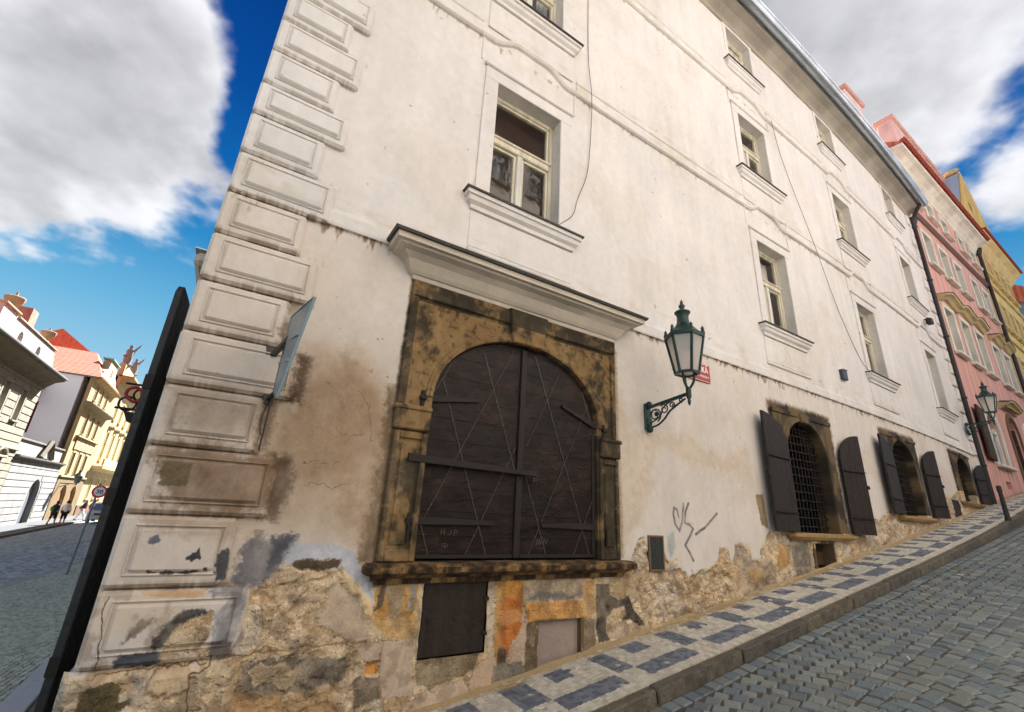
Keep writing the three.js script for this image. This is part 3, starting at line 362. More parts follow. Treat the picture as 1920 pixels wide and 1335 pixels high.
  if (y < 1.16 && x < 8) { const k = ss(0.54, 0.68, fbm(x * 9 + 33, y * 8 + 2, 6)) * 0.32, k2 = ss(0.56, 0.66, fbm(x * 5 + 3, y * 6 + 52, 5)) * 0.3; r = mix(mix(r, 84, k), 214, k2); g = mix(mix(g, 70, k), 194, k2); b = mix(mix(b, 54, k), 164, k2); f -= k * 0.002; }
  for (const L of LINES) { const q = L[5]; if (x < q[0] || x > q[1] || y < q[2] || y > q[3]) continue; const wx = x + w3 * L[4], wy = y + w4 * L[4]; let d = 9; for (let i = 0; i < L[0].length - 1; i++) d = Math.min(d, segD(wx, wy, L[0][i], L[0][i + 1])); const k = ss(L[1] * 1.5, L[1] * 0.5, d) * (L[2] ? 0.9 : 0.78 + fine); r = mix(r, L[3][0], k); g = mix(g, L[3][1], k); b = mix(b, L[3][2], k); h -= k * L[2]; f -= k * Math.min(L[2], 0.003); }
  o.r = r; o.g = g; o.b = b; o.h = h; o.f = f + clamp(h, -0.03, 0.02) * 0.06; return o;
}
function bake(x0, x1, y0, y1, W, H) {
  const col = new Uint8Array(W * H * 4), bmp = new Uint8Array(W * H * 4), hg = new Float32Array(W * H);
  for (let j = 0; j < H; j++) for (let i = 0; i < W; i++) {
    const o = matter(mix(x0, x1, (i + 0.5) / W), mix(y0, y1, (j + 0.5) / H)), n = j * W + i, k = n * 4; hg[n] = o.h;
    col[k] = clamp(o.r, 8, 250); col[k + 1] = clamp(o.g, 8, 250); col[k + 2] = clamp(o.b, 8, 250); col[k + 3] = 255; bmp[k] = bmp[k + 1] = bmp[k + 2] = clamp((o.f + 0.008) / 0.016 * 255, 0, 255); bmp[k + 3] = 255;
  }
  const mat = new THREE.MeshStandardMaterial({ map: toTex(col, W, H, true, false), bumpMap: toTex(bmp, W, H, false, false), bumpScale: 0.016, roughness: 0.95 });
  const hAt = (x, y) => { const u = clamp((x - x0) / (x1 - x0) * W - 0.5, 0, W - 1.01), v = clamp((y - y0) / (y1 - y0) * H - 0.5, 0, H - 1.01), i = u | 0, j = v | 0, a = u - i, b = v - j, n = j * W + i; return mix(mix(hg[n], hg[n + 1], a), mix(hg[n + W], hg[n + W + 1], a), b); };
  const uv = (g) => { const p = g.attributes.position, u = new Float32Array(p.count * 2); for (let i = 0; i < p.count; i++) { u[i * 2] = (p.getX(i) - x0 + p.getZ(i) * 0.0) / (x1 - x0); u[i * 2 + 1] = (p.getY(i) - y0) / (y1 - y0); } g.setAttribute('uv', new THREE.BufferAttribute(u, 2)); return g; };
  return { mat, hAt, uv, x0, x1, y0, y1 };
}
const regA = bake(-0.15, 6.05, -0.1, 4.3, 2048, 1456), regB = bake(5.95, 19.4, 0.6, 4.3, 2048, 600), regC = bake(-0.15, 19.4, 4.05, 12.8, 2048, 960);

// ---------- the corner house ----------
const bendZ = (x) => (x < 8.5 ? 0 : -0.0032 * (x - 8.5) ** 2);
function bend(g) { const p = g.attributes.position; let any = false; for (let i = 0; i < p.count; i++) if (p.getX(i) > 8.5) { p.setZ(i, p.getZ(i) + bendZ(p.getX(i))); any = true; } if (any) g.computeVertexNormals(); return g; }
const house = thing('corner_house', 'tall old corner house with cream plaster, quoins and peeling base', 'house');
function hm(name, g, parent = house, mat) {
  if (Array.isArray(g)) g = merge(g);
  g.computeBoundingBox(); const c = g.boundingBox.getCenter(V(0, 0, 0));
  if (mat) { if (!g.attributes.uv) g = boxUV(g); return mesh(name, bend(g), mat, parent); }
  const R = c.y > 4.16 ? regC : c.x > 6 ? regB : regA; if (g.index) g = g.toNonIndexed();
  return mesh(name, bend(R.uv(g)), R.mat, parent);
}
const HX = 18.9, EAVE = 12.3;
const cols = [2.7, 8.13, 12.1, 16.6], rows = [{ y0: 4.86, y1: 6.54, w: 0.95, str: 7.16 }, { y0: 8.08, y1: 9.55, w: 0.95, str: 10.08 }, { y0: 10.98, y1: 12.08, w: 0.9 }];
const arches = [{ c: 8.25, y: 1.6, a: 0.6, sp: 2.75, cr: 3.3, top: 3.42 }, { c: 12.3, y: 2.0, a: 0.6, sp: 3.0, cr: 3.5, top: 3.6 }, { c: 16.75, y: 2.5, a: 0.6, sp: 3.2, cr: 3.62, top: 3.75 }];
const holes = [[1.58, 3.98, 1.2, 3.58], [1.955, 2.53, 0.6, 1.135], [3.06, 3.55, 0.3, 0.785], [8.06, 8.62, 1.0, 1.47], [15.1, 15.7, 2.08, 2.5]];
for (const c of cols) for (const r of rows) holes.push([c - r.w / 2, c + r.w / 2, r.y0, r.y1]);
for (const a of arches) holes.push([a.c - 0.8, a.c + 0.8, a.y - 0.02, a.top - 0.06]);
function wallGrid(x0, x1, y0, y1, sx, sy, hf) {
  const axis = (a, b, s, cuts) => { const k = [a, b, ...cuts.filter((v) => v > a + 1e-4 && v < b - 1e-4)].sort((p, q) => p - q), out = []; for (let i = 0; i < k.length - 1; i++) { if (k[i + 1] - k[i] < 1e-5) continue; const n = Math.max(1, Math.ceil((k[i + 1] - k[i]) / s)); for (let j = 0; j < n; j++) out.push(mix(k[i], k[i + 1], j / n)); } out.push(b); return out; };
  const H = holes.filter((h) => h[1] > x0 && h[0] < x1 && h[3] > y0 && h[2] < y1), xs = axis(x0, x1, sx, H.flatMap((h) => [h[0], h[1]])), ys = axis(y0, y1, sy, H.flatMap((h) => [h[2], h[3]]));
  const pos = [], idx = [], nx = xs.length;
  for (const y of ys) for (const x of xs) pos.push(x, y, hf(x, y));
  for (let j = 0; j < ys.length - 1; j++) for (let i = 0; i < nx - 1; i++) {
    const mx = (xs[i] + xs[i + 1]) / 2, my = (ys[j] + ys[j + 1]) / 2; if (my < 0.137 * mx - 0.15 || H.some((h) => mx > h[0] && mx < h[1] && my > h[2] && my < h[3])) continue;
    const a = j * nx + i; idx.push(a, a + 1, a + nx + 1, a, a + nx + 1, a + nx);
  }
  const g = new THREE.BufferGeometry(); g.setAttribute('position', new THREE.Float32BufferAttribute(pos, 3)); g.setIndex(idx); g.computeVertexNormals(); return g;
}
const wave = (x, y) => (fbm(x * 1.3 + 8, y * 1.3, 3) - 0.5) * 0.016;
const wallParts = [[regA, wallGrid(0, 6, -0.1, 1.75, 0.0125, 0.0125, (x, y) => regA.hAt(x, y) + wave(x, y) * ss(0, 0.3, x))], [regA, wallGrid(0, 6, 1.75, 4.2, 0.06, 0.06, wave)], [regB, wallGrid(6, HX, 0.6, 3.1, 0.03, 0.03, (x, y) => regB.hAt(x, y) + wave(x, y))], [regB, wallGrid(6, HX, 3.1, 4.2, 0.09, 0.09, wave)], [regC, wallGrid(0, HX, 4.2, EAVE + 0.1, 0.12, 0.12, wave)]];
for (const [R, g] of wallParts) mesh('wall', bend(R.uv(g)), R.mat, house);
const plaster = stucco(S(208, 194, 178)), plasterGrey = stucco(S(178, 168, 154));
// side and back walls
hm('wall', bx(0.05, 0.42, -1.2, EAVE, -13, -0.1, 0.01), house, plaster).userData.label = 'side wall on the lower street';
hm('wall', [bx(0.4, HX, 0, EAVE, -13, -12.6, 0.01), bx(HX - 0.35, HX - 0.02, 1.5, EAVE + 0.1, -12.6, -0.95, 0.01)], house, plaster);

// quoins: blocks with a raised panel, alternately long and short, wrapping the corner
{
  const ys = [0.75, 1.145, 1.55, 1.955, 2.35, 2.73, 3.115, 3.5, 3.87, 4.25, 4.645, 4.985, 5.37, 5.75, 6.12, 6.5, 6.88, 7.26, 7.64, 8.02, 8.4, 8.78, 9.16, 9.54, 9.92, 10.3, 10.68, 11.06, 11.44, 11.82, 12.2];
  const r = rng(5);
  for (let i = 0; i < ys.length - 1; i++) {
    const long = i % 2 === 0, w = (long ? 0.735 : 0.578) + (i < 6 ? 0.018 : 0), y0 = ys[i] + 0.006, y1 = ys[i + 1] - 0.006, j = () => (r() - 0.5) * 0.008, zf = 0.055 + j();
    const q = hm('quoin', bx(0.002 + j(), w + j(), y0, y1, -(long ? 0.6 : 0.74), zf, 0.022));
    const px0 = 0.1 + j(), px1 = w - 0.075 + j(), py0 = y0 + 0.085, py1 = y1 - 0.07;
    hm('panel', bx(px0, px1, py0, py1, zf - 0.01, zf + 0.024, 0.02), q);
    const m = 0.022, t = 0.012, rx0 = px0 - m, rx1 = px1 + m, ry0 = py0 - m, ry1 = py1 + m;
    hm('moulding', [bx(rx0, rx1, ry1 - t, ry1, zf - 0.01, zf + 0.013, 0.006), bx(rx0, rx1, ry0, ry0 + t, zf - 0.01, zf + 0.013, 0.006), bx(rx0, rx0 + t, ry0 + t, ry1 - t, zf - 0.01, zf + 0.013, 0.006), bx(rx1 - t, rx1, ry0 + t, ry1 - t, zf - 0.01, zf + 0.013, 0.006)], q);
  }
  // rough plinth block under the quoins, worn round
  const g = new THREE.PlaneGeometry(0.83, 0.96, 70, 78); g.translate(0.378, 0.27, 0); const p = g.attributes.position;
  for (let i = 0; i < p.count; i++) { const x = p.getX(i), y = p.getY(i), e = Math.min(x + 0.045, 0.79 - x, 0.75 - y); p.setZ(i, 0.075 * ss(-0.005, 0.05, e + (fbm(x * 9, y * 9, 3) - 0.5) * 0.03) + regA.hAt(x, y) * 0.9 + 0.01 - (x < 0.0 ? (0 - x) * 0.7 : 0)); }
  g.computeVertexNormals(); hm('plinth', g);
  hm('plinth', bx(-0.035, 0.4, -0.3, 0.735, -0.9, 0.0, 0.03), house, plasterGrey);
  // far-end quoins by the downpipe
  for (let i = 0; i < 22; i++) { const y = 3.1 + i * 0.41; const w = i % 2 ? 0.5 : 0.34; hm('quoin', bx(HX - w, HX - 0.01, y, y + 0.345, -0.05, 0.06, 0.016)); }
}
// string courses
{
  const p1 = [[0, 3.885], [0.03, 3.89], [0.036, 3.91], [0.036, 4.015], [0.02, 4.03], [0.012, 4.06], [0, 4.07]];
  hm('string_course', prof(p1, 0.72, 1.3, 1)); hm('string_course', prof(p1, 4.24, 6, 2)); hm('string_course', prof(p1, 6, HX - 0.36, 24));
  const lip = (y) => [[0, y - 0.02], [0.03, y - 0.015], [0.05, y], [0.05, y + 0.025], [0.016, y + 0.06], [0.014, y + 0.2], [0.03, y + 0.215], [0.03, y + 0.245], [0, y + 0.255]];
  for (const r of rows.slice(0, 2)) for (let k = 0; k <= 4; k++) { const a = k ? cols[k - 1] + 0.74 : 0.72, b = k < 4 ? cols[k] - 0.74 : HX - 0.5; if (b - a > 0.2) hm('string_course', prof(lip(r.str), a, b, Math.ceil((b - a) / 0.6))); }
}
// windows
let winN = 0; const revealM = stucco(S(236, 230, 222));
function window_(c, r, row, col) {
  const w = grp('window', house), x0 = c - r.w / 2, x1 = c + r.w / 2, { y0, y1 } = r, d = 0.2;
  hm('reveal', tris((() => { const o = []; quad(o, [x0, y0, 0.003], [x0, y0, -d], [x0, y1, -d], [x0, y1, 0.003]); quad(o, [x1, y0, -d], [x1, y0, 0.003], [x1, y1, 0.003], [x1, y1, -d]); quad(o, [x0, y1, -d], [x1, y1, -d], [x1, y1, 0.003], [x0, y1, 0.003]); quad(o, [x0, y0, 0.003], [x1, y0, 0.003], [x1, y0, -d], [x0, y0, -d]); return o; })()), w, revealM);
  // raised surround
  const s = 0.18, zs = 0.022;
  if (row < 2) {
    const sur = [bx(x0 - s, x0, y0 - 0.02, y1, 0, zs, 0.006), bx(x1, x1 + s, y0 - 0.02, y1, 0, zs, 0.006), bx(x0 - s, x1 + s, y1, y1 + 0.17, 0, zs, 0.006)]; hm('surround', sur, w);
    hm('lintel_moulding', prof([[zs, y1 + 0.17], [0.045, y1 + 0.18], [0.05, y1 + 0.2], [0.02, y1 + 0.225], [0, y1 + 0.23]], x0 - s - 0.02, x1 + s + 0.02), w);
    const top = r.str, hump = 0.17, path = [[c - 0.76, top], [c - 0.62, top + 0.005]]; for (let k = 0; k <= 14; k++) { const t = k / 14, x = mix(c - 0.58, c + 0.58, t); path.push([x, top + hump * ss(0, 0.3, t) * ss(1, 0.7, t)]); } path.push([c + 0.62, top + 0.005], [c + 0.76, top]);
    hm('eyebrow_moulding', sweep(path, [[0, -0.03], [0.035, -0.02], [0.055, 0.005], [0.055, 0.025], [0.02, 0.06], [0, 0.07]]), w);
    hm('pilaster_strip', [bx(c - 0.73, c - 0.7, y1 + 0.24, top - 0.02, 0, 0.014, 0.004), bx(c + 0.7, c + 0.73, y1 + 0.24, top - 0.02, 0, 0.014, 0.004)], w);
  } else hm('surround', [bx(x0 - 0.1, x0, y0, y1 + 0.1, 0, 0.018, 0.005), bx(x1, x1 + 0.1, y0, y1 + 0.1, 0, 0.018, 0.005), bx(x0, x1, y1, y1 + 0.1, 0, 0.018, 0.005)], w);
  // sill with a dark metal flashing and, below, an apron panel
  const sy = y0 - 0.03, sw = row < 2 ? 0.24 : 0.16, dp = 0.105;
  hm('sill', profM([[0, sy - 0.2], [0.035, sy - 0.195], [0.04, sy - 0.15], [0.075, sy - 0.12], [0.085, sy - 0.07], [dp, sy - 0.065], [dp, sy - 0.012], [0, sy - 0.002]], x0 - sw + 0.06, x1 + sw - 0.06), w);
  const fl = profM([[0, sy - 0.008], [dp + 0.02, sy - 0.02], [dp + 0.022, sy], [0, sy + 0.018]], x0 - sw + 0.06, x1 + sw - 0.06); hm('sill_flashing', fl, w, mats.flash);
  hm('sill_board', bx(x0, x1, sy + 0.01, sy + 0.032, -d, 0.0, 0.004), w, mats.flash);
  if (row < 2) hm('apron', [bx(x0 - 0.2, x1 + 0.2, y0 - 0.66, y0 - 0.24, 0, 0.012, 0.005), bx(x0 - 0.2, x1 + 0.2, y0 - 0.72, y0 - 0.67, 0, 0.026, 0.008)], w);
  // joinery
  const zf = -d + 0.055, zb = -d - 0.01, fr = 0.055, tr = y0 + (y1 - y0) * (row < 2 ? 0.585 : 0.62), jm = mats.wood, gm = mats.glass;
  hm('frame', [bx(x0, x0 + fr, y0, y1, zb, zf, 0.008), bx(x1 - fr, x1, y0, y1, zb, zf, 0.008), bx(x0 + fr, x1 - fr, y1 - fr, y1, zb, zf, 0.008), bx(x0 + fr, x1 - fr, y0, y0 + fr, zb, zf, 0.008)], w, jm);
  hm('transom', [bx(x0 + fr, x1 - fr, tr - 0.05, tr + 0.05, zb, zf + 0.015, 0.012), bx(x0 + fr - 0.02, x1 - fr + 0.02, tr + 0.03, tr + 0.065, zf, zf + 0.035, 0.01)], w, jm);
  const mx = c - 0.02; hm('mullion', bx(mx - 0.04, mx + 0.04, y0 + fr, tr - 0.05, zb, zf + 0.012, 0.012), w, mats.woodWhite);
  const sash = (a, b, e, f) => { const t = 0.035; hm('sash', [bx(a, a + t, e, f, zb, zf - 0.018, 0.005), bx(b - t, b, e, f, zb, zf - 0.018, 0.005), bx(a + t, b - t, e, e + t, zb, zf - 0.018, 0.005), bx(a + t, b - t, f - t, f, zb, zf - 0.018, 0.005)], w, jm); const tilt = (NT[(winN++ * 97) & 65535] - 0.5) * 0.012; const p = new THREE.PlaneGeometry(b - a - 2 * t, f - e - 2 * t); p.rotateY(tilt); p.rotateX(tilt * 0.6); p.translate((a + b) / 2, (e + f) / 2, zb + 0.022); hm('pane', p, w, gm); };
  sash(x0 + fr, mx - 0.04, y0 + fr, tr - 0.05); sash(mx + 0.04, x1 - fr, y0 + fr, tr - 0.05); sash(x0 + fr, x1 - fr, tr + 0.066, y1 - fr);
  // the room behind, with a curtain in some
  const rm = new THREE.BoxGeometry(r.w + 1.2, y1 - y0 + 0.7, 1.6); rm.translate(c, (y0 + y1) / 2 - 0.1, zb - 0.85); hm('room', openFront(rm, zb - 0.06), w, mats.room);
  hm('inner_wall', frameRect(x0 - 0.6, x1 + 0.6, y0 - 0.45, y1 + 0.25, x0, x1, y0, y1, zb - 0.052), w, mats.room);
  if ((col + row) % 2 === 1) for (const [a, b] of [[x0 + 0.03, x0 + 0.26], [x1 - 0.24, x1 - 0.04]]) { const g = new THREE.PlaneGeometry(b - a, y1 - y0 - 0.1, 24, 1); const p = g.attributes.position; for (let i = 0; i < p.count; i++) p.setZ(i, Math.sin(p.getX(i) * 90) * 0.012); g.computeVertexNormals(); g.translate((a + b) / 2, (y0 + y1) / 2, zb - 0.13); hm('curtain', g, w, mats.curtain); }
  return w;
}
function openFront(g) { g = g.toNonIndexed(); const n = g.attributes.normal, p = g.attributes.position, o = []; for (let i = 0; i < p.count; i += 3) if (n.getZ(i) < 0.5) for (let k = i; k < i + 3; k++) o.push(p.getX(k), p.getY(k), p.getZ(k)); return tris(o); }
function frameRect(X0, X1, Y0, Y1, x0, x1, y0, y1, z) { const o = [], q = (a, b, c, d) => quad(o, [a, c, z], [b, c, z], [b, d, z], [a, d, z]); q(X0, x0, Y0, Y1); q(x1, X1, Y0, Y1); q(x0, x1, Y0, y0); q(x0, x1, y1, Y1); return tris(o); }
cols.forEach((c, i) => rows.forEach((r, j) => window_(c, r, j, i)));
// eaves: plaster cove, boarded soffit, zinc gutter; roof above
hm('eaves_cornice', prof([[0, EAVE - 0.16], [0.03, EAVE - 0.15], [0.05, EAVE - 0.06], [0.1, EAVE - 0.02], [0.2, EAVE + 0.04], [0.34, EAVE + 0.07], [0.36, EAVE + 0.14], [0, EAVE + 0.16]], -0.05, HX, 40), house, plasterGrey);
{ const pts = [[0.3, EAVE + 0.13]]; for (let k = 0; k <= 12; k++) { const a = Math.PI * (1 + k / 12); pts.push([0.5 + Math.cos(a) * 0.115, EAVE + 0.18 + Math.sin(a) * 0.115]); } pts.push([0.63, EAVE + 0.2], [0.615, EAVE + 0.23], [0.3, EAVE + 0.21]); hm('gutter', prof(pts, -0.1, HX, 40), house, mats.zinc); }
hm('eaves_cornice', bx(-0.32, -0.0, EAVE - 0.1, EAVE + 0.15, -13, 0.3, 0.02), house, plasterGrey);
{ const o = []; const zr = -6.5, yr = EAVE + 4.4, a = [-0.35, EAVE + 0.2, 0.5], b = [HX, EAVE + 0.2, 0.2], c = [HX, yr, zr], d = [5, yr, zr], e = [-0.35, EAVE + 0.2, -13.3], f2 = [HX, EAVE + 0.2, -13.3]; quad(o, a, b, c, d); o.push(...a, ...d, ...e); quad(o, e, d, c, f2); o.push(...b, ...f2, ...c); hm('roof', tris(o), house, mats.tileRed); }
// downpipe with hopper at the far end
{ const x = 18.84, z = bendZ(18.84) + 0.13, dp = hm('downpipe', rod([x, 2.55, 0.11], [x, 11.7, 0.11], 0.062, 0.062, 12), house, mats.pipe); mesh('hopper', merge([lathe([[0.062, 0], [0.09, 0.05], [0.075, 0.12], [0.13, 0.3], [0.15, 0.34], [0.15, 0.42], [0.1, 0.43]], 12, x, 11.65, z - 0.02), rod([x, 12.05, z], [x - 0.1, 12.4, z + 0.28], 0.06)]), mats.pipe, dp); mesh('collar', merge([3.6, 5.6, 7.6, 9.6].map((y) => lathe([[0.05, 0], [0.082, 0.005], [0.082, 0.06], [0.05, 0.065]], 12, x, y, z - 0.02))), mats.pipe, dp); }

// ---------- portal ----------
const PC = 2.795, PA = 0.955, PS = 2.58, PB = 0.71;
const archPts = (c, a, sp, b, y0, n = 28) => { const o = [[c - a, y0]]; for (let i = 0; i <= n; i++) { const t = Math.PI * (1 - i / n); o.push([c + a * Math.cos(t), sp + b * Math.sin(t)]); } o.push([c + a, y0]); return o; };
{
  const po = grp('portal', house);
  hm('stone_surround', extr([[1.535, 1.27], [4.02, 1.27], [4.02, 3.62], [1.535, 3.62]], -0.28, 0.022, 0, [archPts(PC, PA, PS, PB, 1.271)]), po);
  const arc = archPts(PC, PA + 0.035, PS, PB + 0.035, PS, 36).slice(1, -1);
  hm('archivolt', sweep(arc, [[0.02, -0.035], [0.042, -0.03], [0.046, 0.0], [0.034, 0.012], [0.034, 0.03], [0.02, 0.036]]), po);
  hm('border_moulding', [bx(1.53, 4.025, 3.47, 3.625, 0.018, 0.05, 0.012), bx(1.53, 1.6, 2.48, 3.47, 0.018, 0.042, 0.01), bx(3.955, 4.025, 2.48, 3.47, 0.018, 0.042, 0.01)], po);
  hm('keystone', extr([[2.6, 3.27], [2.97, 3.27], [3.02, 3.63], [2.55, 3.63]], 0.0, 0.085, 0.012), po);
  for (const [a, b] of [[1.54, 1.83], [3.765, 4.04]]) {
    const s = a < 2 ? -1 : 1; hm('impost', [bx(a - (s < 0 ? 0.02 : 0), b + (s > 0 ? 0.01 : 0), 2.27, 2.45, 0.0, 0.075, 0.012), bx(a - (s < 0 ? 0.035 : 0), b + (s > 0 ? 0.025 : 0), 2.43, 2.47, 0.0, 0.09, 0.01)], po);
    hm('pilaster_frame', [bx(a, a + 0.05, 1.275, 2.26, 0.018, 0.046, 0.008), bx(b - 0.05, b, 1.275, 2.26, 0.018, 0.046, 0.008), bx(a + 0.05, b - 0.05, 2.2, 2.26, 0.018, 0.046, 0.008), bx(a + 0.05, b - 0.05, 1.275, 1.36, 0.018, 0.046, 0.008), bx(a + 0.075, b - 0.075, 1.39, 2.17, 0.018, 0.034, 0.01)], po);
  }
  const hoodP = [[0.0, 3.628], [0.035, 3.63], [0.045, 3.665], [0.06, 3.672], [0.085, 3.7], [0.13, 3.775], [0.18, 3.815], [0.24, 3.835], [0.25, 3.85], [0.285, 3.855], [0.29, 3.915], [0, 3.97]];
  hm('hood', profM(hoodP, 1.55, 3.99), po, stucco(S(222, 210, 192)));
  hm('hood_flashing', profM([[0.0, 3.93], [0.315, 3.905], [0.325, 3.93], [0.0, 4.01]], 1.55, 3.99), po, mats.flash);
  hm('portal_sill', profM([[0, 1.115], [0.02, 1.12], [0.03, 1.16], [0.075, 1.185], [0.1, 1.19], [0.118, 1.205], [0.12, 1.245], [0.1, 1.265], [0, 1.27]], 1.57, 4.07, 40), po, sillStone());
  // leaves clad in riveted sheet iron
  const strapM = M(C(0.085, 0.075, 0.07), { roughness: 0.5, metalness: 0.2 }), door = dent(doorMat()), leaf = (left) => {
    const n = 22, pts = []; if (left) { pts.push([PC, 1.285], [PC, PS + PB - 0.006]); for (let i = 0; i <= n; i++) { const t = Math.PI / 2 + (Math.PI / 2) * (i / n); pts.push([PC + (PA - 0.008) * Math.cos(t), PS + (PB - 0.006) * Math.sin(t)]); } pts.push([PC - PA + 0.008, 1.285]); } else { pts.push([PC + PA - 0.008, 1.285]); for (let i = 0; i <= n; i++) { const t = (Math.PI / 2) * (i / n); pts.push([PC + (PA - 0.008) * Math.cos(t), PS + (PB - 0.006) * Math.sin(t)]); } pts.push([PC + 0.004, PS + PB - 0.006], [PC + 0.004, 1.285]); }
    const g = hm('door_leaf', extr(pts, -0.09, -0.02, 0.006), po, door); g.userData.label = left ? 'left leaf of riveted sheet iron with scratched letters' : 'right leaf of riveted sheet iron with a scratched scrawl'; return g;
  };
  const top = (x) => PS + PB * Math.sqrt(Math.max(0, 1 - ((x - PC) / PA) ** 2));
  for (const left of [true, false]) {
    const L = leaf(left), xa = left ? PC - PA + 0.02 : PC + 0.06, xb = left ? PC - 0.05 : PC + PA - 0.02, z = -0.018;
    const strap = (x0, y0, x1, y1, w = 0.012) => { // iron lath clipped to the leaf
      const N = 60; let s = -1, e = -1; for (let k = 0; k <= N; k++) { const t = k / N, x = mix(x0, x1, t), y = mix(y0, y1, t); const ok = x > xa && x < xb && y > 1.3 && y < top(x) - 0.05; if (ok) { if (s < 0) s = t; e = t; } } if (s < 0 || e - s < 0.08) return;
      hm('strap', bar([mix(x0, x1, s), mix(y0, y1, s), z + 0.002], [mix(x0, x1, e), mix(y0, y1, e), z + 0.002], w, w * 0.5), L, strapM);
      const rv = []; for (let t = s; t < e; t += 0.075) { const q = new THREE.SphereGeometry(0.009, 6, 4); q.scale(1, 1, 0.6); q.translate(mix(x0, x1, t), mix(y0, y1, t), z + 0.006); rv.push(q); } if (rv.length) hm('rivets', rv, L, strapM);
    };
    const sl = 2.1; for (let k = -2; k < 2; k++) { const x = (left ? PC - 0.52 : PC + 0.12) + k * 0.53; strap(x, 1.28, x + 2 / sl, 3.28, 0.009); strap(x + 0.3 + 1.2 / 2.6, 1.28, x + 0.3 - 0.8 / 2.6, 3.28, 0.008); }
    hm('edge_batten', left ? bx(PC - 0.035, PC + 0.03, 1.29, 3.25, -0.02, 0.004, 0.006) : bx(PC + PA - 0.05, PC + PA - 0.012, 1.29, 2.5, -0.022, -0.008, 0.004), L, mats.ironPlain);
    hm('bottom_rail', left ? bx(PC - PA + 0.012, PC - 0.04, 1.29, 1.32, -0.022, -0.004, 0.004) : bx(PC + 0.035, PC + PA - 0.055, 1.29, 1.32, -0.022, -0.004, 0.004), L, mats.ironPlain);
    for (const y of [1.57, 2.56]) { // strap hinges on pins in the stone
      const s = left ? -1 : 1, xe = PC + s * (PA + 0.09), xi = PC + s * (y < 2 ? 0.27 : 0.5);
      hm('hinge', [extr([[xe, y - 0.03], [xe - s * 0.12, y - 0.03], [xi, y - 0.018], [xi - s * 0.02, y], [xi, y + 0.018], [xe - s * 0.12, y + 0.034], [xe, y + 0.03]].map(([a, b]) => [a, b + (y > 2 ? Math.abs(a - xe) * (left ? 0.13 : 0.34) : 0)]).slice(0), -0.018, 0.006, 0.004), rod([xe, y - 0.07, 0.02], [xe, y + 0.06, 0.02], 0.022), bx(xe - 0.03, xe + 0.03, y - 0.02, y + 0.02, 0.0, 0.06, 0.006)], L, mats.ironPlain);
      if (y < 2) hm('hinge_pin', rod([xe, y - 0.16, 0.05], [xe, y + 0.02, 0.05], 0.014), L, mats.ironPlain);
    }
  }
  // letters and a scrawl scratched through the paint
  const scratch = M(S(112, 102, 94)), mark = (pts) => pts.map(([a, b], i) => (i ? bar([pts[i - 1][0], pts[i - 1][1], -0.0185], [a, b, -0.0185], 0.003, 0.002) : null)).filter(Boolean);
  hm('scratched_letters', [[[2.06, 1.47], [2.06, 1.51]], [[2.09, 1.47], [2.09, 1.51]], [[2.06, 1.49], [2.09, 1.49]], [[2.12, 1.475], [2.135, 1.47], [2.15, 1.48], [2.15, 1.51]], [[2.18, 1.465], [2.18, 1.51], [2.21, 1.5], [2.205, 1.485], [2.18, 1.485]], [[2.08, 1.375], [2.08, 1.405]], [[2.1, 1.375], [2.1, 1.405], [2.13, 1.395], [2.125, 1.378], [2.1, 1.375]]].flatMap(mark), po, scratch);
  hm('scratched_scrawl', mark([[3.02, 1.39], [3.03, 1.45], [3.045, 1.4], [3.06, 1.46], [3.07, 1.4], [3.085, 1.44], [3.1, 1.395], [3.11, 1.46], [3.13, 1.41], [3.15, 1.45]]).concat(mark([[3.03, 1.375], [3.12, 1.37]])), po, scratch);
  hm('locking_bar', extr([[1.68, 2.02], [2.94, 2.0], [2.94, 2.045], [1.68, 2.085]], 0.03, 0.055, 0.004), po, mats.ironPlain);
  hm('padlock', [bx(2.9, 2.955, 1.94, 1.995, 0.028, 0.056, 0.008), new THREE.TorusGeometry(0.02, 0.006, 6, 12).translate(2.928, 2.0, 0.042)], po, mats.ironPlain);
  hm('door_backing', bx(1.8, 3.8, 1.2, 3.4, -0.34, -0.285, 0), po, mats.dark);
}
function sillStone() { return M(S(158, 132, 92), { map: dataTex(512, 256, (i, j, o) => { const t = ss(0.3, 0.72, fbm(i / 34 + 3, j / 40, 6)), u = fbm(i / 6, j / 6, 4) * 70; o[0] = mix(255, 110, t) - u; o[1] = mix(240, 98, t) - u; o[2] = mix(220, 84, t) - u; }), bumpMap: rep(roughTex, 2), bumpScale: 0.012 }); }
function doorMat() {
  const W = 1024, H = 1024;
  const map = dataTex(W, H, (i, j, o) => { const x = i / W * 2, y = j / H * 2.05, a = fbm(x * 3, y * 4, 5), f = fbm(x * 30, y * 26, 3), d = ss(0.55, 0.72, fbm(x * 7 + 9, y * 9, 4)); let v = 17 + (a - 0.5) * 14 + (f - 0.5) * 8; const sh = n2(x * 60, Math.floor(y * 5.2)) ; o[0] = v * 1.6 + d * 17; o[1] = v * 0.98 + d * 11 + sh; o[2] = v * 0.84 + d * 10; });
  const b = dataTex(W, H, (i, j, o) => { const x = i / W * 2, y = j / H * 2.05; const seamY = Math.abs((y * 5.2) % 1 - 0.5), dnt = fbm(x * 6, y * 9, 4), crumple = 1 - Math.abs(fbm(x * 5 + 4, y * 11, 3) - 0.5) * 3; o[0] = o[1] = o[2] = 110 + (dnt - 0.5) * 80 + ss(0.9, 1, crumple) * 10 + (seamY > 0.488 ? 16 : 0); }, false);
  return new THREE.MeshPhysicalMaterial({ map, bumpMap: b, bumpScale: 0.035, roughness: 0.5, specularIntensity: 0.45 });
}
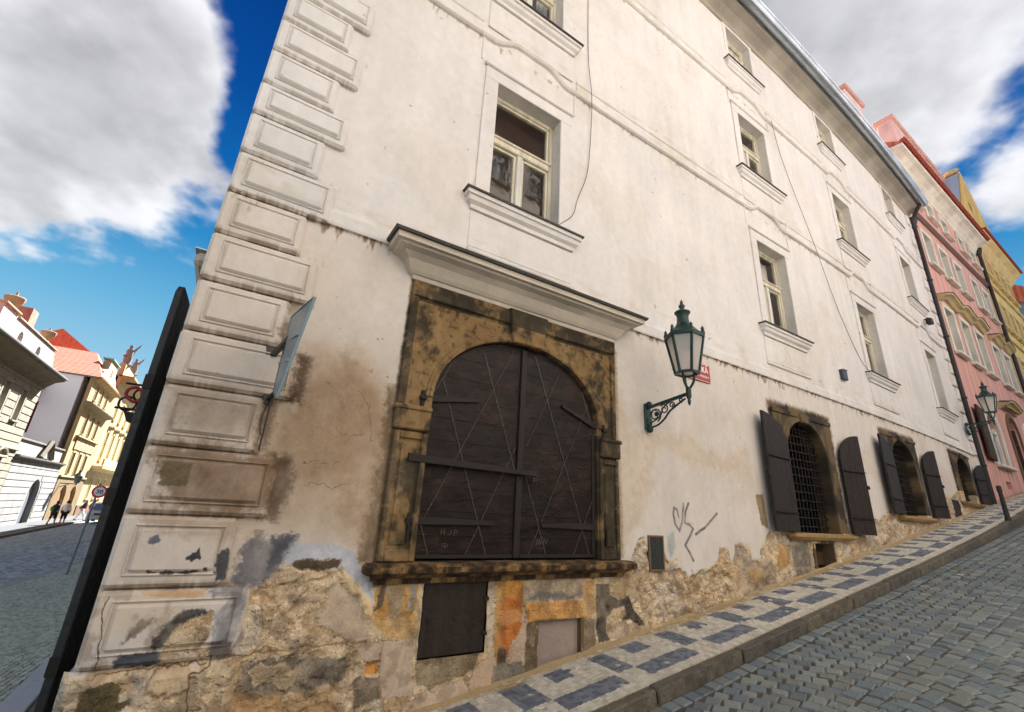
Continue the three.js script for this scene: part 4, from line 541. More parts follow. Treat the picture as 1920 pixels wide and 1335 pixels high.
function dent(m) { m.map.repeat.set(0.5, 0.488); m.map.offset.set(-0.92, -0.62); m.bumpMap.repeat.set(0.5, 0.488); m.bumpMap.offset.set(-0.92, -0.62); return m; }
// coal hatch and bricked-up niche under the sill
{
  const h = grp('hatch', house); hm('hatch_door', bx(1.962, 2.522, 0.605, 1.128, -0.06, -0.012, 0.006), h, mats.iron); hm('hatch_hinge', [bx(2.5, 2.545, 0.72, 0.75, -0.03, 0.004, 0.004), bx(2.5, 2.545, 0.97, 1.0, -0.03, 0.004, 0.004)], h, mats.ironPlain); hm('hatch_handle', rod([2.0, 0.86, 0.0], [2.04, 0.86, 0.0], 0.008), h, mats.ironPlain);
  const n = grp('niche', house); hm('niche_back', bx(3.05, 3.56, 0.25, 0.79, -0.09, -0.055, 0), n, stucco(S(176, 160, 148), { bumpScale: 0.014 })); hm('niche_side', [bx(3.03, 3.062, 0.25, 0.79, -0.08, -0.002, 0), bx(3.548, 3.58, 0.25, 0.79, -0.08, -0.002, 0), bx(3.03, 3.58, 0.783, 0.8, -0.08, -0.002, 0)], n, stucco(S(120, 98, 66)));
  const v = grp('cellar_vent', house); hm('vent_shaft', openFront(new THREE.BoxGeometry(0.62, 0.62, 1.6).translate(8.34, 1.2, -1.25)), v, mats.dark); hm('vent_board', bx(8.06, 8.62, 1.15, 1.34, -0.2, -0.16, 0.004), v, M(S(74, 54, 32))); hm('vent_side', [bx(8.02, 8.06, 0.9, 1.5, -0.45, -0.005, 0), bx(8.62, 8.66, 0.9, 1.5, -0.45, -0.005, 0), bx(8.02, 8.66, 1.47, 1.5, -0.45, -0.005, 0)], v, stucco(S(110, 92, 70)));
  const k = grp('hatch', house); hm('hatch_door', bx(15.1, 15.7, 2.08, 2.5, -0.06, -0.02, 0.004), k, mats.iron);
  const c2 = thing('meter_cover', 'small rusty dark steel meter cover set into the plaster beside the portal', 'meter cover'); mesh('door_plate', boxUV(bx(4.505, 4.705, 1.175, 1.495, -0.01, 0.012, 0.004)), M(S(60, 64, 62), { map: rep(streakTex, 2), roughness: 0.5, metalness: 0.3, bumpMap: rep(roughTex, 3), bumpScale: 0.004 }), c2); mesh('frame', merge([bx(4.485, 4.505, 1.155, 1.515, -0.01, 0.02, 0.003), bx(4.705, 4.725, 1.155, 1.515, -0.01, 0.02, 0.003), bx(4.505, 4.705, 1.495, 1.515, -0.01, 0.02, 0.003), bx(4.505, 4.705, 1.155, 1.175, -0.01, 0.02, 0.003)]), M(S(112, 92, 74), { roughness: 0.6 }), c2);
}
// arched cellar windows with grilles and open iron shutters
for (const a of arches) {
  const w = grp('arched_window', house), b = a.cr - a.sp;
  hm('stone_surround', extr([[a.c - 0.9, a.y], [a.c + 0.9, a.y], [a.c + 0.9, a.top], [a.c - 0.9, a.top]], -0.26, 0.016, 0, [archPts(a.c, a.a, a.sp, b, a.y + 0.001, 20)]), w);
  hm('archivolt', sweep(archPts(a.c, a.a + 0.05, a.sp, b + 0.05, a.y + 0.02, 24), [[0.012, -0.045], [0.034, -0.04], [0.034, 0.03], [0.012, 0.04]]), w);
  hm('cornice', bx(a.c - 0.92, a.c + 0.92, a.top - 0.07, a.top, 0.0, 0.04, 0.01), w);
  hm('keystone', extr([[a.c - 0.1, a.cr - 0.02], [a.c + 0.1, a.cr - 0.02], [a.c + 0.14, a.top], [a.c - 0.14, a.top]], 0, 0.06, 0.01), w);
  hm('stone_sill', profM([[0, a.y - 0.09], [0.06, a.y - 0.085], [0.11, a.y - 0.04], [0.12, a.y - 0.005], [0, a.y + 0.012]], a.c - 0.78, a.c + 0.85, 12), w, stucco(S(196, 160, 108), { bumpScale: 0.016 }));
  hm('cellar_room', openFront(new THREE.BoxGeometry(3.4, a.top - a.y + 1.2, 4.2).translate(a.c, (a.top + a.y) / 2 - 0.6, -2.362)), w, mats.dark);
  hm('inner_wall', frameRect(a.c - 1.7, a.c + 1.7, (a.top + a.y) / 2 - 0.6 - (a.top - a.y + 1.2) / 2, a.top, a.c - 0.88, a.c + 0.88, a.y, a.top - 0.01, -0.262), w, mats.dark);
  const topY = (x) => a.sp + b * Math.sqrt(Math.max(0, 1 - ((x - a.c) / a.a) ** 2)), zg = -0.12;
  for (let x = a.c - a.a + 0.085; x < a.c + a.a - 0.03; x += 0.105) hm('grille_bar', bar([x, a.y, zg], [x, topY(x), zg], 0.015), w, mats.ironPlain);
  for (let y = a.y + 0.1; y < a.cr - 0.05; y += 0.125) { const hw = y < a.sp ? a.a : a.a * Math.sqrt(1 - ((y - a.sp) / b) ** 2); hm('grille_bar', bar([a.c - hw, y, zg + 0.014], [a.c + hw, y, zg + 0.014], 0.02, 0.014), w, mats.iron); }
  for (const s of [-1, 1]) {
    if (s < 0 && a.c > 15) continue;
    const wd = a.c > 15 ? 0.55 : s < 0 ? 0.74 : 0.6, n = 10, H = a.cr - a.y - 0.06, sp = H * 0.72;
    // quarter arch: low at the hinge, tallest at the free edge
    const q = [[0, 0], [0, sp]]; for (let i = 1; i <= n; i++) { const t = (i / n) * Math.PI / 2; q.push([wd * (1 - Math.cos(t)), sp + (H - sp) * Math.sin(t)]); } q.push([wd, 0]);
    const g = extr(q, -0.018, 0.018, 0.004), rib = merge([bar([0.02, 0.25, 0.024], [wd - 0.02, 0.25, 0.024], 0.05, 0.01), bar([0.02, sp * 0.85, 0.024], [wd - 0.02, sp * 0.85, 0.024], 0.05, 0.01)]), catchG = bx(wd - 0.02, wd + 0.04, sp * 0.62, sp * 0.62 + 0.06, -0.012, 0.03, 0.004);
    const ang = s < 0 ? 0.1 : 0.16, put = (o) => { o = o.index ? o.toNonIndexed() : o; if (s < 0) { const p = o.attributes.position; for (let i = 0; i < p.count; i++) p.setX(i, -p.getX(i)); for (let i = 0; i < p.count; i += 3) { const t = [p.getX(i), p.getY(i), p.getZ(i)]; p.setXYZ(i, p.getX(i + 1), p.getY(i + 1), p.getZ(i + 1)); p.setXYZ(i + 1, ...t); } } o.rotateY(s < 0 ? ang : -ang); o.translate(a.c + s * (s < 0 ? 0.68 : 0.98), a.y + 0.02, 0.055); o.computeVertexNormals(); return boxUV(o); };
    const L = hm('shutter', put(g), w, mats.iron); hm('hinge_strap', put(rib), L, mats.ironPlain); hm('catch', put(catchG), L, mats.ironPlain);
  }
}
// the side door's open leaf and hood round the corner
{
  const sd = grp('side_portal', house), q = [[0, -0.2], [0, 2.55], [0.25, 2.95], [0.5, 3.2], [0.75, 3.36], [0.93, 3.42], [0.96, 3.36], [0.97, -0.2]];
  const leafG = extr(q, -0.028, 0.028, 0.006), A = V(-0.03, 0, -1.95), B = V(-0.232, 0, -1.0), d = B.clone().sub(A).normalize();
  leafG.applyMatrix4(new THREE.Matrix4().makeBasis(d, V(0, 1, 0), d.clone().cross(V(0, 1, 0))).setPosition(A.x, 0, A.z)); const L = hm('door_leaf', boxUV(leafG), sd, M(C(0.026, 0.026, 0.03), { roughness: 0.6, map: rep(streakTex, 0.7), bumpMap: rep(roughTex, 1), bumpScale: 0.01 })); L.userData.label = 'black open door leaf standing out past the corner';
  hm('inner_door', bx(0.03, 0.06, -0.3, 3.3, -3.9, -1.98, 0.004), sd, M(S(104, 74, 52), { map: rep(streakTex, 0.8) }));
  for (const y of [0.5, 1.6, 2.5]) { const g = bx(0.03, 0.96, y, y + 0.06, 0.026, 0.034, 0.003); g.applyMatrix4(new THREE.Matrix4().makeBasis(d, V(0, 1, 0), d.clone().cross(V(0, 1, 0))).setPosition(A.x, 0, A.z)); hm('strap', boxUV(g), L, mats.ironPlain); const h = bx(0.955, 0.975, y - 0.03, y + 0.09, -0.034, 0.034, 0.004); h.applyMatrix4(new THREE.Matrix4().makeBasis(d, V(0, 1, 0), d.clone().cross(V(0, 1, 0))).setPosition(A.x, 0, A.z)); hm('edge_clasp', boxUV(h), L, mats.ironPlain); }
  hm('side_hood', bx(-0.2, 0.04, 3.66, 3.8, -4.1, -1.0, 0.04), sd, plaster); hm('side_hood_flashing', bx(-0.215, 0.04, 3.802, 3.815, -4.115, -0.985, 0.003), sd, mats.zinc);
}

// ---------- ground, road, pavements ----------
const proj = new THREE.Matrix4().multiplyMatrices(camera.projectionMatrix, camera.matrixWorldInverse);
function sheet(x0, x1, z0, z1, nx, nz, yf) { const g = new THREE.PlaneGeometry(1, 1, nx, nz), p = g.attributes.position, uv = g.attributes.uv; for (let i = 0; i < p.count; i++) { const x = mix(x0, x1, p.getX(i) + 0.5), z = mix(z1, z0, p.getY(i) + 0.5); p.setXYZ(i, x, yf(x, z), z); uv.setXY(i, x, z); } g.computeVertexNormals(); return g; }
const kerbX = (z) => -2.89 - 0.138 * (z + 10.73); // edge of the lower pavement
struct(mesh('ground', sheet(-260, 320, -320, 260, 290, 4, (x) => gyx(x) - 0.32), M(S(120, 118, 110), { map: rep(stuccoTex, 0.2) })), 'ground');
const joint = M(S(88, 82, 68), { map: rep(stuccoTex, 1), bumpMap: rep(fineTex, 1), bumpScale: 0.01 });
const road = struct(mesh('road', sheet(-16, 60, 0.86, 7.2, 190, 8, (x) => gyx(x) - 0.091), joint), 'road');
const lowRoad = struct(mesh('lower_road', sheet(-9, 0.5, -110, 0.9, 24, 60, (x) => gyx(x) - 0.137), M(S(92, 98, 102), { map: rep(speckTex, 0.8), bumpMap: rep(roughTex, 1.2), bumpScale: 0.03 })), 'lower_road');
// stone shapes: hewn cobbles, a few variants
function hewn(w, h, d, seed, c) { const r = rng(seed), g = mergeVertices((() => { const q = bx(-w / 2, w / 2, -h, 0, -d / 2, d / 2, c); q.deleteAttribute('normal'); return q; })()), p = g.attributes.position; for (let i = 0; i < p.count; i++) { const top = p.getY(i) > -h * 0.5; p.setXYZ(i, p.getX(i) * (1 + (r() - 0.5) * 0.2), p.getY(i) + (top ? (r() - 0.5) * 0.009 : 0), p.getZ(i) * (1 + (r() - 0.5) * 0.2)); } const q = g.toNonIndexed(); q.computeVertexNormals(); return boxUV(q, 3); }
const cobG = [0, 1, 2, 3, 4, 5, 6, 7].map((k) => hewn(0.113 + (k % 3) * 0.006, 0.07, 0.112, 40 + k, 0.01));
const tones = [[132, 144, 144], [146, 156, 154], [118, 130, 132], [154, 160, 154], [126, 138, 144], [138, 142, 134]].map((c) => S(...c));
const cobM = tones.map((c) => M(c, { map: rep(speckTex, 1), roughness: 0.62, bumpMap: rep(fineTex, 1), bumpScale: 0.004 }));
const cobW = M(C(1, 1, 1), { map: rep(speckTex, 1), roughness: 0.62, bumpMap: rep(fineTex, 1), bumpScale: 0.004 });
{
  const r = rng(11), list = [], s = 0.118, bw = 1.54;
  for (let b = 0; b < 4; b++) for (let row = -16; row < 275; row++) { const n = 13; for (let k = 0; k < n; k++) { const u = (k + 0.5) / n - 0.5, z = 1.05 + (b + 0.5 + u) * bw, x = 0.4 + row * s + 0.24 * Math.cos(u * Math.PI) + (b % 2) * s * 0.5, slope = -0.24 * Math.PI * Math.sin(u * Math.PI) / bw; if (x < -1.5 || x > 32) continue; list.push([x + (r() - 0.5) * 0.024, z + (r() - 0.5) * 0.02, -Math.atan(slope) * -1 + (r() - 0.5) * 0.16, r()]); } }
  for (let x = -1.4; x < 32; x += 0.124) list.push([x, 0.975 + (r() - 0.5) * 0.008, (r() - 0.5) * 0.06, r()]); // straight row along the kerb
  for (const e of list) { const v = V(e[0], gyx(e[0]) - 0.12, e[1]).applyMatrix4(proj), d = Math.hypot(e[0] - camera.position.x, e[1] - camera.position.z); e[4] = Math.abs(v.x) < 1 && Math.abs(v.y) < 1 && v.z < 1 ? d : 1000 + d; }
  list.sort((a, b) => a[4] - b[4]);
  const place = (o, e) => { o.position.set(e[0], gyx(e[0]) - 0.082 + (e[3] - 0.5) * 0.006, e[1]); o.rotation.set((e[3] * 7.3 % 1 - 0.5) * 0.05, e[2], Math.atan(0.137) + (e[3] * 3.7 % 1 - 0.5) * 0.05, 'ZYX'); };
  for (let i = 0; i < 300; i++) { const e = list[i], m = mesh('cobble', cobG[(e[3] * 8) | 0], cobM[(e[3] * 97 % 6) | 0], road); place(m, e); }
  const rest = list.slice(300), o = new THREE.Object3D();
  for (let k = 0; k < 4; k++) { const part = rest.filter((_, i) => i % 4 === k), im = new THREE.InstancedMesh(cobG[k * 2], cobW, part.length); im.name = 'cobbles'; im.userData.kind = 'stuff'; im.castShadow = im.receiveShadow = true; part.forEach((e, i) => { place(o, e); o.updateMatrix(); im.setMatrixAt(i, o.matrix); const t = tones[(e[3] * 97 % 6) | 0].clone().multiplyScalar(0.85 + (e[3] * 13 % 1) * 0.3); im.setColorAt(i, t); }); road.add(im); }
  // sparse grass in the joints, litter on the stones
  const blade = tris([-0.004, 0, 0, 0.004, 0, 0, 0.001, 0.035, 0.008]), gi = [], q = rng(3); for (let i = 0; i < 4200; i++) { const x = 3 + q() * 9, z = 1 + q() * 3; if (fbm(x * 1.7, z * 1.7, 2) < 0.6) continue; gi.push([x, z, q() * 6.3, 0.5 + q() * 0.8]); }
  const gm = new THREE.InstancedMesh(blade, new THREE.MeshStandardMaterial({ color: C(0.1, 0.15, 0.03), roughness: 1, side: THREE.DoubleSide }), gi.length); gi.forEach((e, i) => { o.position.set(e[0], gyx(e[0]) - 0.09, e[1]); o.rotation.set((e[3] - 0.9) * 0.8, e[2], 0); o.scale.setScalar(e[3]); o.updateMatrix(); gm.setMatrixAt(i, o.matrix); }); gm.name = 'joint_grass'; tag(gm, 'thin green grass growing in the cobble joints', 'grass', null, 'stuff'); scene.add(gm); o.scale.setScalar(1);
  for (const [x, z, t, l] of [[5.6, 1.75, 0.5, 'white cigarette end lying on the cobbles nearer the camera'], [9.2, 1.25, 1.1, 'pale scrap of paper on the cobbles by the kerb']]) { const g = thing('litter', l, 'litter', [x, gyx(x) - 0.076, z], t); mesh('scrap', merge([l[0] === 'w' ? rod([-0.035, 0.006, 0], [0.035, 0.014, 0], 0.005) : bx(-0.03, 0.03, 0.001, 0.008, -0.02, 0.02, 0.002)]), M(S(225, 220, 210)), g); }
}
const kerbT = dataTex(512, 512, (i, j, o) => { const g = tile((a, b) => fbm(a / 30 + 300, b / 30 + 300, 6), i, j, 512, 512), s = NT[(i * 7919 + j * 104729) & 65535]; o[0] = o[1] = o[2] = 120 + g * 130 + s * 26; });
// upper pavement: black and white mosaic between wall and granite kerb
const pave = struct(mesh('pavement', (() => { const g = sheet(-0.3, 40, 0, 0.82, 200, 3, (x) => gyx(x) - 0.012), p = g.attributes.position; for (let i = 0; i < p.count; i++) if (p.getX(i) > 8.5) p.setZ(i, p.getZ(i) + Math.max(bendZ(Math.min(p.getX(i), 19)), -0.5) * (p.getZ(i) < 0.1 ? 1.2 : 1)); return g; })(), M(S(176, 160, 128), { map: rep(speckTex, 1) })), 'pavement');
{
  const r = rng(21), cell = 0.048, o = new THREE.Object3D(), L = [[], [], [], []], per = 0.878, ph = 4.6;
  const dark = (x, z) => { const u = ((x - ph) % per + per) % per; return (u < 0.635 && z > 0.475 && z < 0.69) || (u > 0.655 && u < per - 0.015 && z > 0.1 && z < 0.475) || (u > 0.19 && u < 0.41 && z > 0.095 && z < 0.285); };
  for (let x = -0.25; x < 36; x += cell) for (let z = 0.03; z < 0.79; z += cell) { const big = x > 12; if (big && (Math.round(x / cell) % 2 || Math.round(z / cell) % 2) && x > 22) continue; const jx = x + (r() - 0.5) * 0.005, jz = z + (r() - 0.5) * 0.005; const d = dark(jx, jz), v = r(); L[(v * 4) | 0].push([jx, jz, d, r(), r()]); }
  const tg = [0, 1, 2, 3].map((k) => hewn(0.047, 0.03, 0.046, 90 + k, 0.003));
  L.forEach((P, k) => { const im = new THREE.InstancedMesh(tg[k], M(C(1, 1, 1), { roughness: 0.75, map: rep(speckTex, 2) }), P.length); P.forEach((e, i) => { const zz = e[1] + (e[0] > 8.5 ? bendZ(Math.min(e[0], 19)) : 0); o.position.set(e[0], gyx(e[0]) + (e[3] - 0.5) * 0.004, zz); o.rotation.set((e[4] - 0.5) * 0.05, (e[3] - 0.5) * 0.14, Math.atan(0.137) + (e[3] - 0.5) * 0.07, 'ZYX'); o.updateMatrix(); im.setMatrixAt(i, o.matrix); const sandy = ss(0.14, 0.03, e[1] + (fbm(e[0] * 3, e[1] * 3, 2) - 0.5) * 0.16) ; const c = e[2] && e[4] > 0.02 ? S(106 + e[4] * 38, 112 + e[4] * 38, 122 + e[4] * 38) : S(208 + e[3] * 34, 200 + e[3] * 34, 182 + e[3] * 34); c.lerp(S(196, 166, 112), sandy * 0.85 * (e[4] > 0.15 ? 1 : 0.3)); im.setColorAt(i, c); }); im.name = 'mosaic_stones'; im.userData.kind = 'stuff'; im.castShadow = im.receiveShadow = true; pave.add(im); });
  // sand washed against the wall foot: low ragged wedge
  const g = new THREE.PlaneGeometry(20, 0.16, 500, 5), p = g.attributes.position; for (let i = 0; i < p.count; i++) { const x = p.getX(i) + 9.6, v = p.getY(i) / 0.16 + 0.5, e = fbm(x * 4, 3, 4), wd = 0.012 + 0.1 * e * ss(5.5, 3, x) + 0.05 * e * e; p.setXYZ(i, x, gyx(x) + 0.03 * (1 - v) * (0.4 + e) - 0.004 - v * v * 0.02, v * wd + (x > 8.5 ? bendZ(Math.min(x, 19)) : 0) - 0.01); } g.rotateX(0); { const ix = g.index.array; for (let i = 0; i < ix.length; i += 3) { const t = ix[i]; ix[i] = ix[i + 1]; ix[i + 1] = t; } } g.computeVertexNormals(); mesh('sand', boxUV(g.toNonIndexed()), M(S(198, 172, 126), { map: rep(speckTex, 2), bumpMap: rep(fineTex, 2), bumpScale: 0.006 }), pave).userData.kind = 'stuff';
  // kerb stones
  const kerbM = [S(120, 112, 98), S(110, 104, 94), S(128, 118, 100)].map((c) => M(c, { map: rep(kerbT, 0.8), bumpMap: rep(roughTex, 2.3), bumpScale: 0.008 }));
  const q = rng(8); for (let x = 0.45, i = 0; x < 34; i++) { const l = 1.0 + q() * 0.12, x1 = x + l - 0.008; const off = x > 8.5 ? bendZ(Math.min(x + l / 2, 19)) : 0; const b = bx(-l / 2, x1 - x - l / 2, -0.3, 0.006 + q() * 0.006, 0.806, 0.9 + q() * 0.008, 0.012); { const v = mergeVertices((b.deleteAttribute('normal'), b)), p = v.attributes.position; for (let k = 0; k < p.count; k++) p.setXYZ(k, p.getX(k), p.getY(k) + (q() - 0.5) * 0.012, p.getZ(k) + (q() - 0.5) * 0.014); v.computeVertexNormals(); b.copy(v.toNonIndexed()); b.computeVertexNormals(); } const m = mesh('kerb_stone', boxUV(b), kerbM[i % 3], pave); m.position.set((x + x1) / 2, gyx((x + x1) / 2), off); m.rotation.z = Math.atan(0.137) + (q() - 0.5) * 0.004; x += l; }
}
// lower pavement along the side street
const pv2 = struct(mesh('lower_pavement', (() => { const g = new THREE.PlaneGeometry(1, 1, 8, 60), p = g.attributes.position, uv = g.attributes.uv; for (let i = 0; i < p.count; i++) { const z = mix(-110, 0.6, 1 - (p.getY(i) + 0.5)), k = Math.min(kerbX(z), -0.9), x = mix(k, 0.0, p.getX(i) + 0.5); p.setXYZ(i, x, gyx(x) - 0.014, z); uv.setXY(i, x, z); } { const ix = g.index.array; for (let i = 0; i < ix.length; i += 3) { const t = ix[i]; ix[i] = ix[i + 1]; ix[i + 1] = t; } } g.computeVertexNormals(); return g; })(), M(S(120, 122, 112), { map: rep(speckTex, 1), side: THREE.DoubleSide })), 'lower_pavement');
{
  const r = rng(31), o = new THREE.Object3D(), P = [], cell = 0.06; for (let z = -1.2; z > -15.5; z -= cell) { for (let x = kerbX(z) + 0.05; x < -0.72; x += cell) P.push([x + (r() - 0.5) * 0.014, z + (r() - 0.5) * 0.014, r(), r()]); }
  const im = new THREE.InstancedMesh(hewn(0.055, 0.03, 0.053, 70, 0.008), M(C(1, 1, 1), { roughness: 0.7, map: rep(speckTex, 2) }), P.length); P.forEach((e, i) => { o.position.set(e[0], gyx(e[0]) + (e[2] - 0.5) * 0.008, e[1]); o.rotation.set((e[2] - 0.5) * 0.15, e[3] * 0.6, 0.137 + (e[3] - 0.5) * 0.15, 'ZYX'); o.updateMatrix(); im.setMatrixAt(i, o.matrix); const v = 0.75 + e[2] * 0.5; im.setColorAt(i, S(190 * v ** 0.5, 198 * v ** 0.5, 182 * v ** 0.5)); }); im.name = 'mosaic_stones'; im.userData.kind = 'stuff'; im.receiveShadow = im.castShadow = true; pv2.add(im);
  const flagM = M(S(196, 200, 204), { map: rep(speckTex, 1.4) }), q = rng(9); for (let z = -1; z > -30; z -= 1.2) { const a = kerbX(z), b = kerbX(z - 1.19); const g = bx(-0.14, 0.14, -0.3, 0.01, -0.595, 0.595, 0.014); const m = mesh('kerb_stone', boxUV(g), M(S(176, 178, 176), { map: rep(speckTex, 1.4) }), pv2); m.position.set((a + b) / 2, gyx((a + b) / 2), z - 0.595); m.rotation.y = Math.atan2(a - b, 1.19); }
  for (let z = -1.2, i = 0; z > -9; z -= 0.9, i++) { const m = mesh('flagstone', boxUV(bx(-0.12, 0.12, -0.1, 0.008 + q() * 0.006, -0.443, 0.443, 0.01)), flagM, pv2); m.position.set(-0.6, gyx(-0.6), z - 0.45); m.rotation.z = 0.137; }
  // small setts of the lower road
  const R = []; for (let z = -4; z > -52; z -= 0.14) for (let x = -8.5; x < kerbX(z) - 0.18; x += 0.14) { if (-z * 0.9 < -x * 2.2 - 4) continue; R.push([x + (r() - 0.5) * 0.02, z + (r() - 0.5) * 0.02, r(), r()]); }
  const ir = new THREE.InstancedMesh(hewn(0.13, 0.05, 0.13, 71, 0.02), M(C(1, 1, 1), { roughness: 0.6, map: rep(speckTex, 1) }), R.length); R.forEach((e, i) => { o.position.set(e[0], gyx(e[0]) - 0.118 + (e[2] - 0.5) * 0.008, e[1]); o.rotation.set((e[2] - 0.5) * 0.06, (e[3] - 0.5) * 0.2, Math.atan(0.1), 'ZYX'); o.updateMatrix(); ir.setMatrixAt(i, o.matrix); const v = 0.8 + e[2] * 0.4; ir.setColorAt(i, S(164 * v, 176 * v, 184 * v)); }); ir.name = 'setts'; ir.userData.kind = 'stuff'; ir.receiveShadow = ir.castShadow = true; lowRoad.add(ir);
}
const pv3 = struct(mesh('far_pavement', boxUV(merge([sheet(-11, -8.75, -110, -15, 4, 20, (x) => gyx(x) + 0.012)])), M(S(92, 96, 98), { map: rep(speckTex, 0.7) })), 'far_pavement');
for (let z = -16; z > -75; z -= 1.5) mesh('kerb_stone', boxUV(bx(-8.86, -8.66, -1.4, gyx(-8.8) + 0.02, z - 1.49, z, 0.015)), mats.granite, pv3);

// ---------- wall lanterns ----------
const font = await new FontLoader().loadAsync('fonts/droid/droid_sans_bold.typeface.json');
function lantern(label, x, y, z) { // origin at the wall, bracket pointing to +z
  const t = thing('wall_lantern', label, 'lantern', [x, y, z], 0, 'cast-iron gas-style lanterns on wall brackets'), R = 0.6, g = mats.green;
  const milk = new THREE.MeshPhysicalMaterial({ color: S(236, 230, 224), roughness: 0.45, transmission: 0.55, thickness: 0 });
  mesh('wall_plate', merge([bx(-0.05, 0.05, -0.16, 0.15, 0, 0.028, 0.008), bx(-0.038, 0.038, -0.12, -0.02, 0.02, 0.055, 0.012), lathe([[0, -0.03], [0.03, -0.02], [0.04, 0.02], [0.025, 0.06], [0, 0.07]], 10, 0, -0.17, 0.04), lathe([[0, -0.02], [0.034, 0], [0.034, 0.05], [0, 0.07]], 10, 0, 0.11, 0.045)]), g, t);
  const arm = mesh('arm', merge([bar([0, 0.1, 0.02], [0, 0.17, R], 0.034, 0.03), lathe([[0, -0.1], [0.012, -0.08], [0.02, -0.05], [0.014, -0.03], [0.028, 0], [0.03, 0.09], [0.02, 0.11], [0, 0.12]], 10, 0, 0.13, R)]), g, t);
  const sp = (cx, cy, r0, turns, st, dir) => { const o = []; for (let i = 0; i <= 22; i++) { const k = i / 22, a = st + dir * k * turns * Math.PI * 2, r = r0 * (1 - 0.72 * k); o.push([0, cy + Math.sin(a) * r, cx + Math.cos(a) * r]); } return tube(o, 0.008, 40, 6); };
  mesh('scrollwork', merge([tube([[0, -0.14, 0.05], [0, -0.12, 0.16], [0, -0.06, 0.26], [0, 0.01, 0.33], [0, 0.06, 0.42], [0, 0.12, 0.55]], 0.011), sp(0.13, 0.0, 0.085, 1.5, -1.2, 1), sp(0.26, 0.05, 0.06, 1.4, 2.4, -1), sp(0.37, 0.08, 0.04, 1.3, -1, 1), sp(0.49, 0.115, 0.03, 1.2, -2, 1), tube([[0, -0.09, 0.05], [0, -0.02, 0.2], [0, 0.07, 0.25], [0, 0.12, 0.34]], 0.008), tube([[0, 0.02, 0.05], [0, 0.06, 0.1], [0, 0.04, 0.16], [0, -0.03, 0.2]], 0.007), new THREE.SphereGeometry(0.018, 8, 6).translate(0, 0.0, 0.14), new THREE.SphereGeometry(0.014, 8, 6).translate(0, -0.01, 0.31)]), g, t);
  // cradle of three stems
  const yb = 0.4, yt = 0.83, rb = 0.122, rt = 0.205, six = (k, r, y) => [Math.sin((k + 0.5) * Math.PI / 3) * r, y, R + Math.cos((k + 0.5) * Math.PI / 3) * r];
  mesh('cradle', merge([0, 2, 4].map((k) => tube([[Math.sin(k * Math.PI / 3 + 0.5) * 0.02, 0.23, R + Math.cos(k * Math.PI / 3 + 0.5) * 0.02], [Math.sin(k * Math.PI / 3 + 0.5) * 0.06, 0.3, R + Math.cos(k * Math.PI / 3 + 0.5) * 0.06], [Math.sin(k * Math.PI / 3 + 0.5) * 0.075, yb, R + Math.cos(k * Math.PI / 3 + 0.5) * 0.075]], 0.014, 14))), g, t);
  const fr = []; for (let k = 0; k < 6; k++) { fr.push(bar(six(k, rb, yb), six(k, rt, yt), 0.022, 0.022), bar(six(k, rb, yb), six(k + 1, rb, yb), 0.026, 0.026), bar(six(k, rt, yt), six(k + 1, rt, yt), 0.026, 0.034)); }
  mesh('lantern_frame', merge(fr), g, t);
  for (let k = 0; k < 6; k++) { const a = six(k, rb - 0.004, yb), b = six(k + 1, rb - 0.004, yb), c = six(k + 1, rt - 0.004, yt), d = six(k, rt - 0.004, yt), o = []; quad(o, a, b, c, d); mesh('pane', boxUV(tris(o)), milk, t); }
  mesh('base_pane', boxUV(tris((() => { const o = []; for (let k = 0; k < 6; k++) o.push(0, yb, R, ...six(k + 1, rb, yb), ...six(k, rb, yb)); return o; })())), milk, t);
  mesh('lamp_dish', lathe([[0, 0.02], [0.06, 0.02], [0.13, -0.03], [0.135, -0.035], [0.13, -0.04]], 18, 0, yt - 0.07, R), M(S(196, 190, 182), { roughness: 0.4 }), t);
  const rf = mesh('lantern_roof', merge([((q) => { q.rotateY(Math.PI / 6); q.translate(0, 0, R); return q; })(lathe([[rt + 0.012, yt], [rt + 0.022, yt + 0.02], [rt - 0.01, yt + 0.04], [rt - 0.05, yt + 0.07], [0.115, yt + 0.115], [0.085, yt + 0.16]], 6)), lathe([[0.09, yt + 0.14], [0.07, yt + 0.18], [0.064, yt + 0.24], [0.07, yt + 0.28], [0.088, yt + 0.3], [0.09, yt + 0.315], [0.05, yt + 0.34], [0, yt + 0.35]], 18, 0, 0, R)]), g, t);
  for (let k = 0; k < 6; k++) { const [a, b, c] = six(k, rt - 0.005, yt + 0.04); mesh('crest', merge([lathe([[0.02, -0.03], [0.026, 0.0], [0.016, 0.03], [0.02, 0.045], [0.009, 0.062], [0, 0.08]], 7, a, b, c)]), g, rf); }
  mesh('finial', lathe([[0.03, yt + 0.34], [0.022, yt + 0.36], [0.036, yt + 0.385], [0.036, yt + 0.4], [0.016, yt + 0.425], [0.02, yt + 0.44], [0, yt + 0.485]], 12, 0, 0, R), g, t);
  return t;
}
lantern('green iron lantern on a scrolled bracket between portal and red street plate', 4.56, 2.83, 0.004);
lantern('dark iron lantern at the far end of the cream house by the downpipe', 18.35, 4.63, bendZ(18.35) + 0.04);

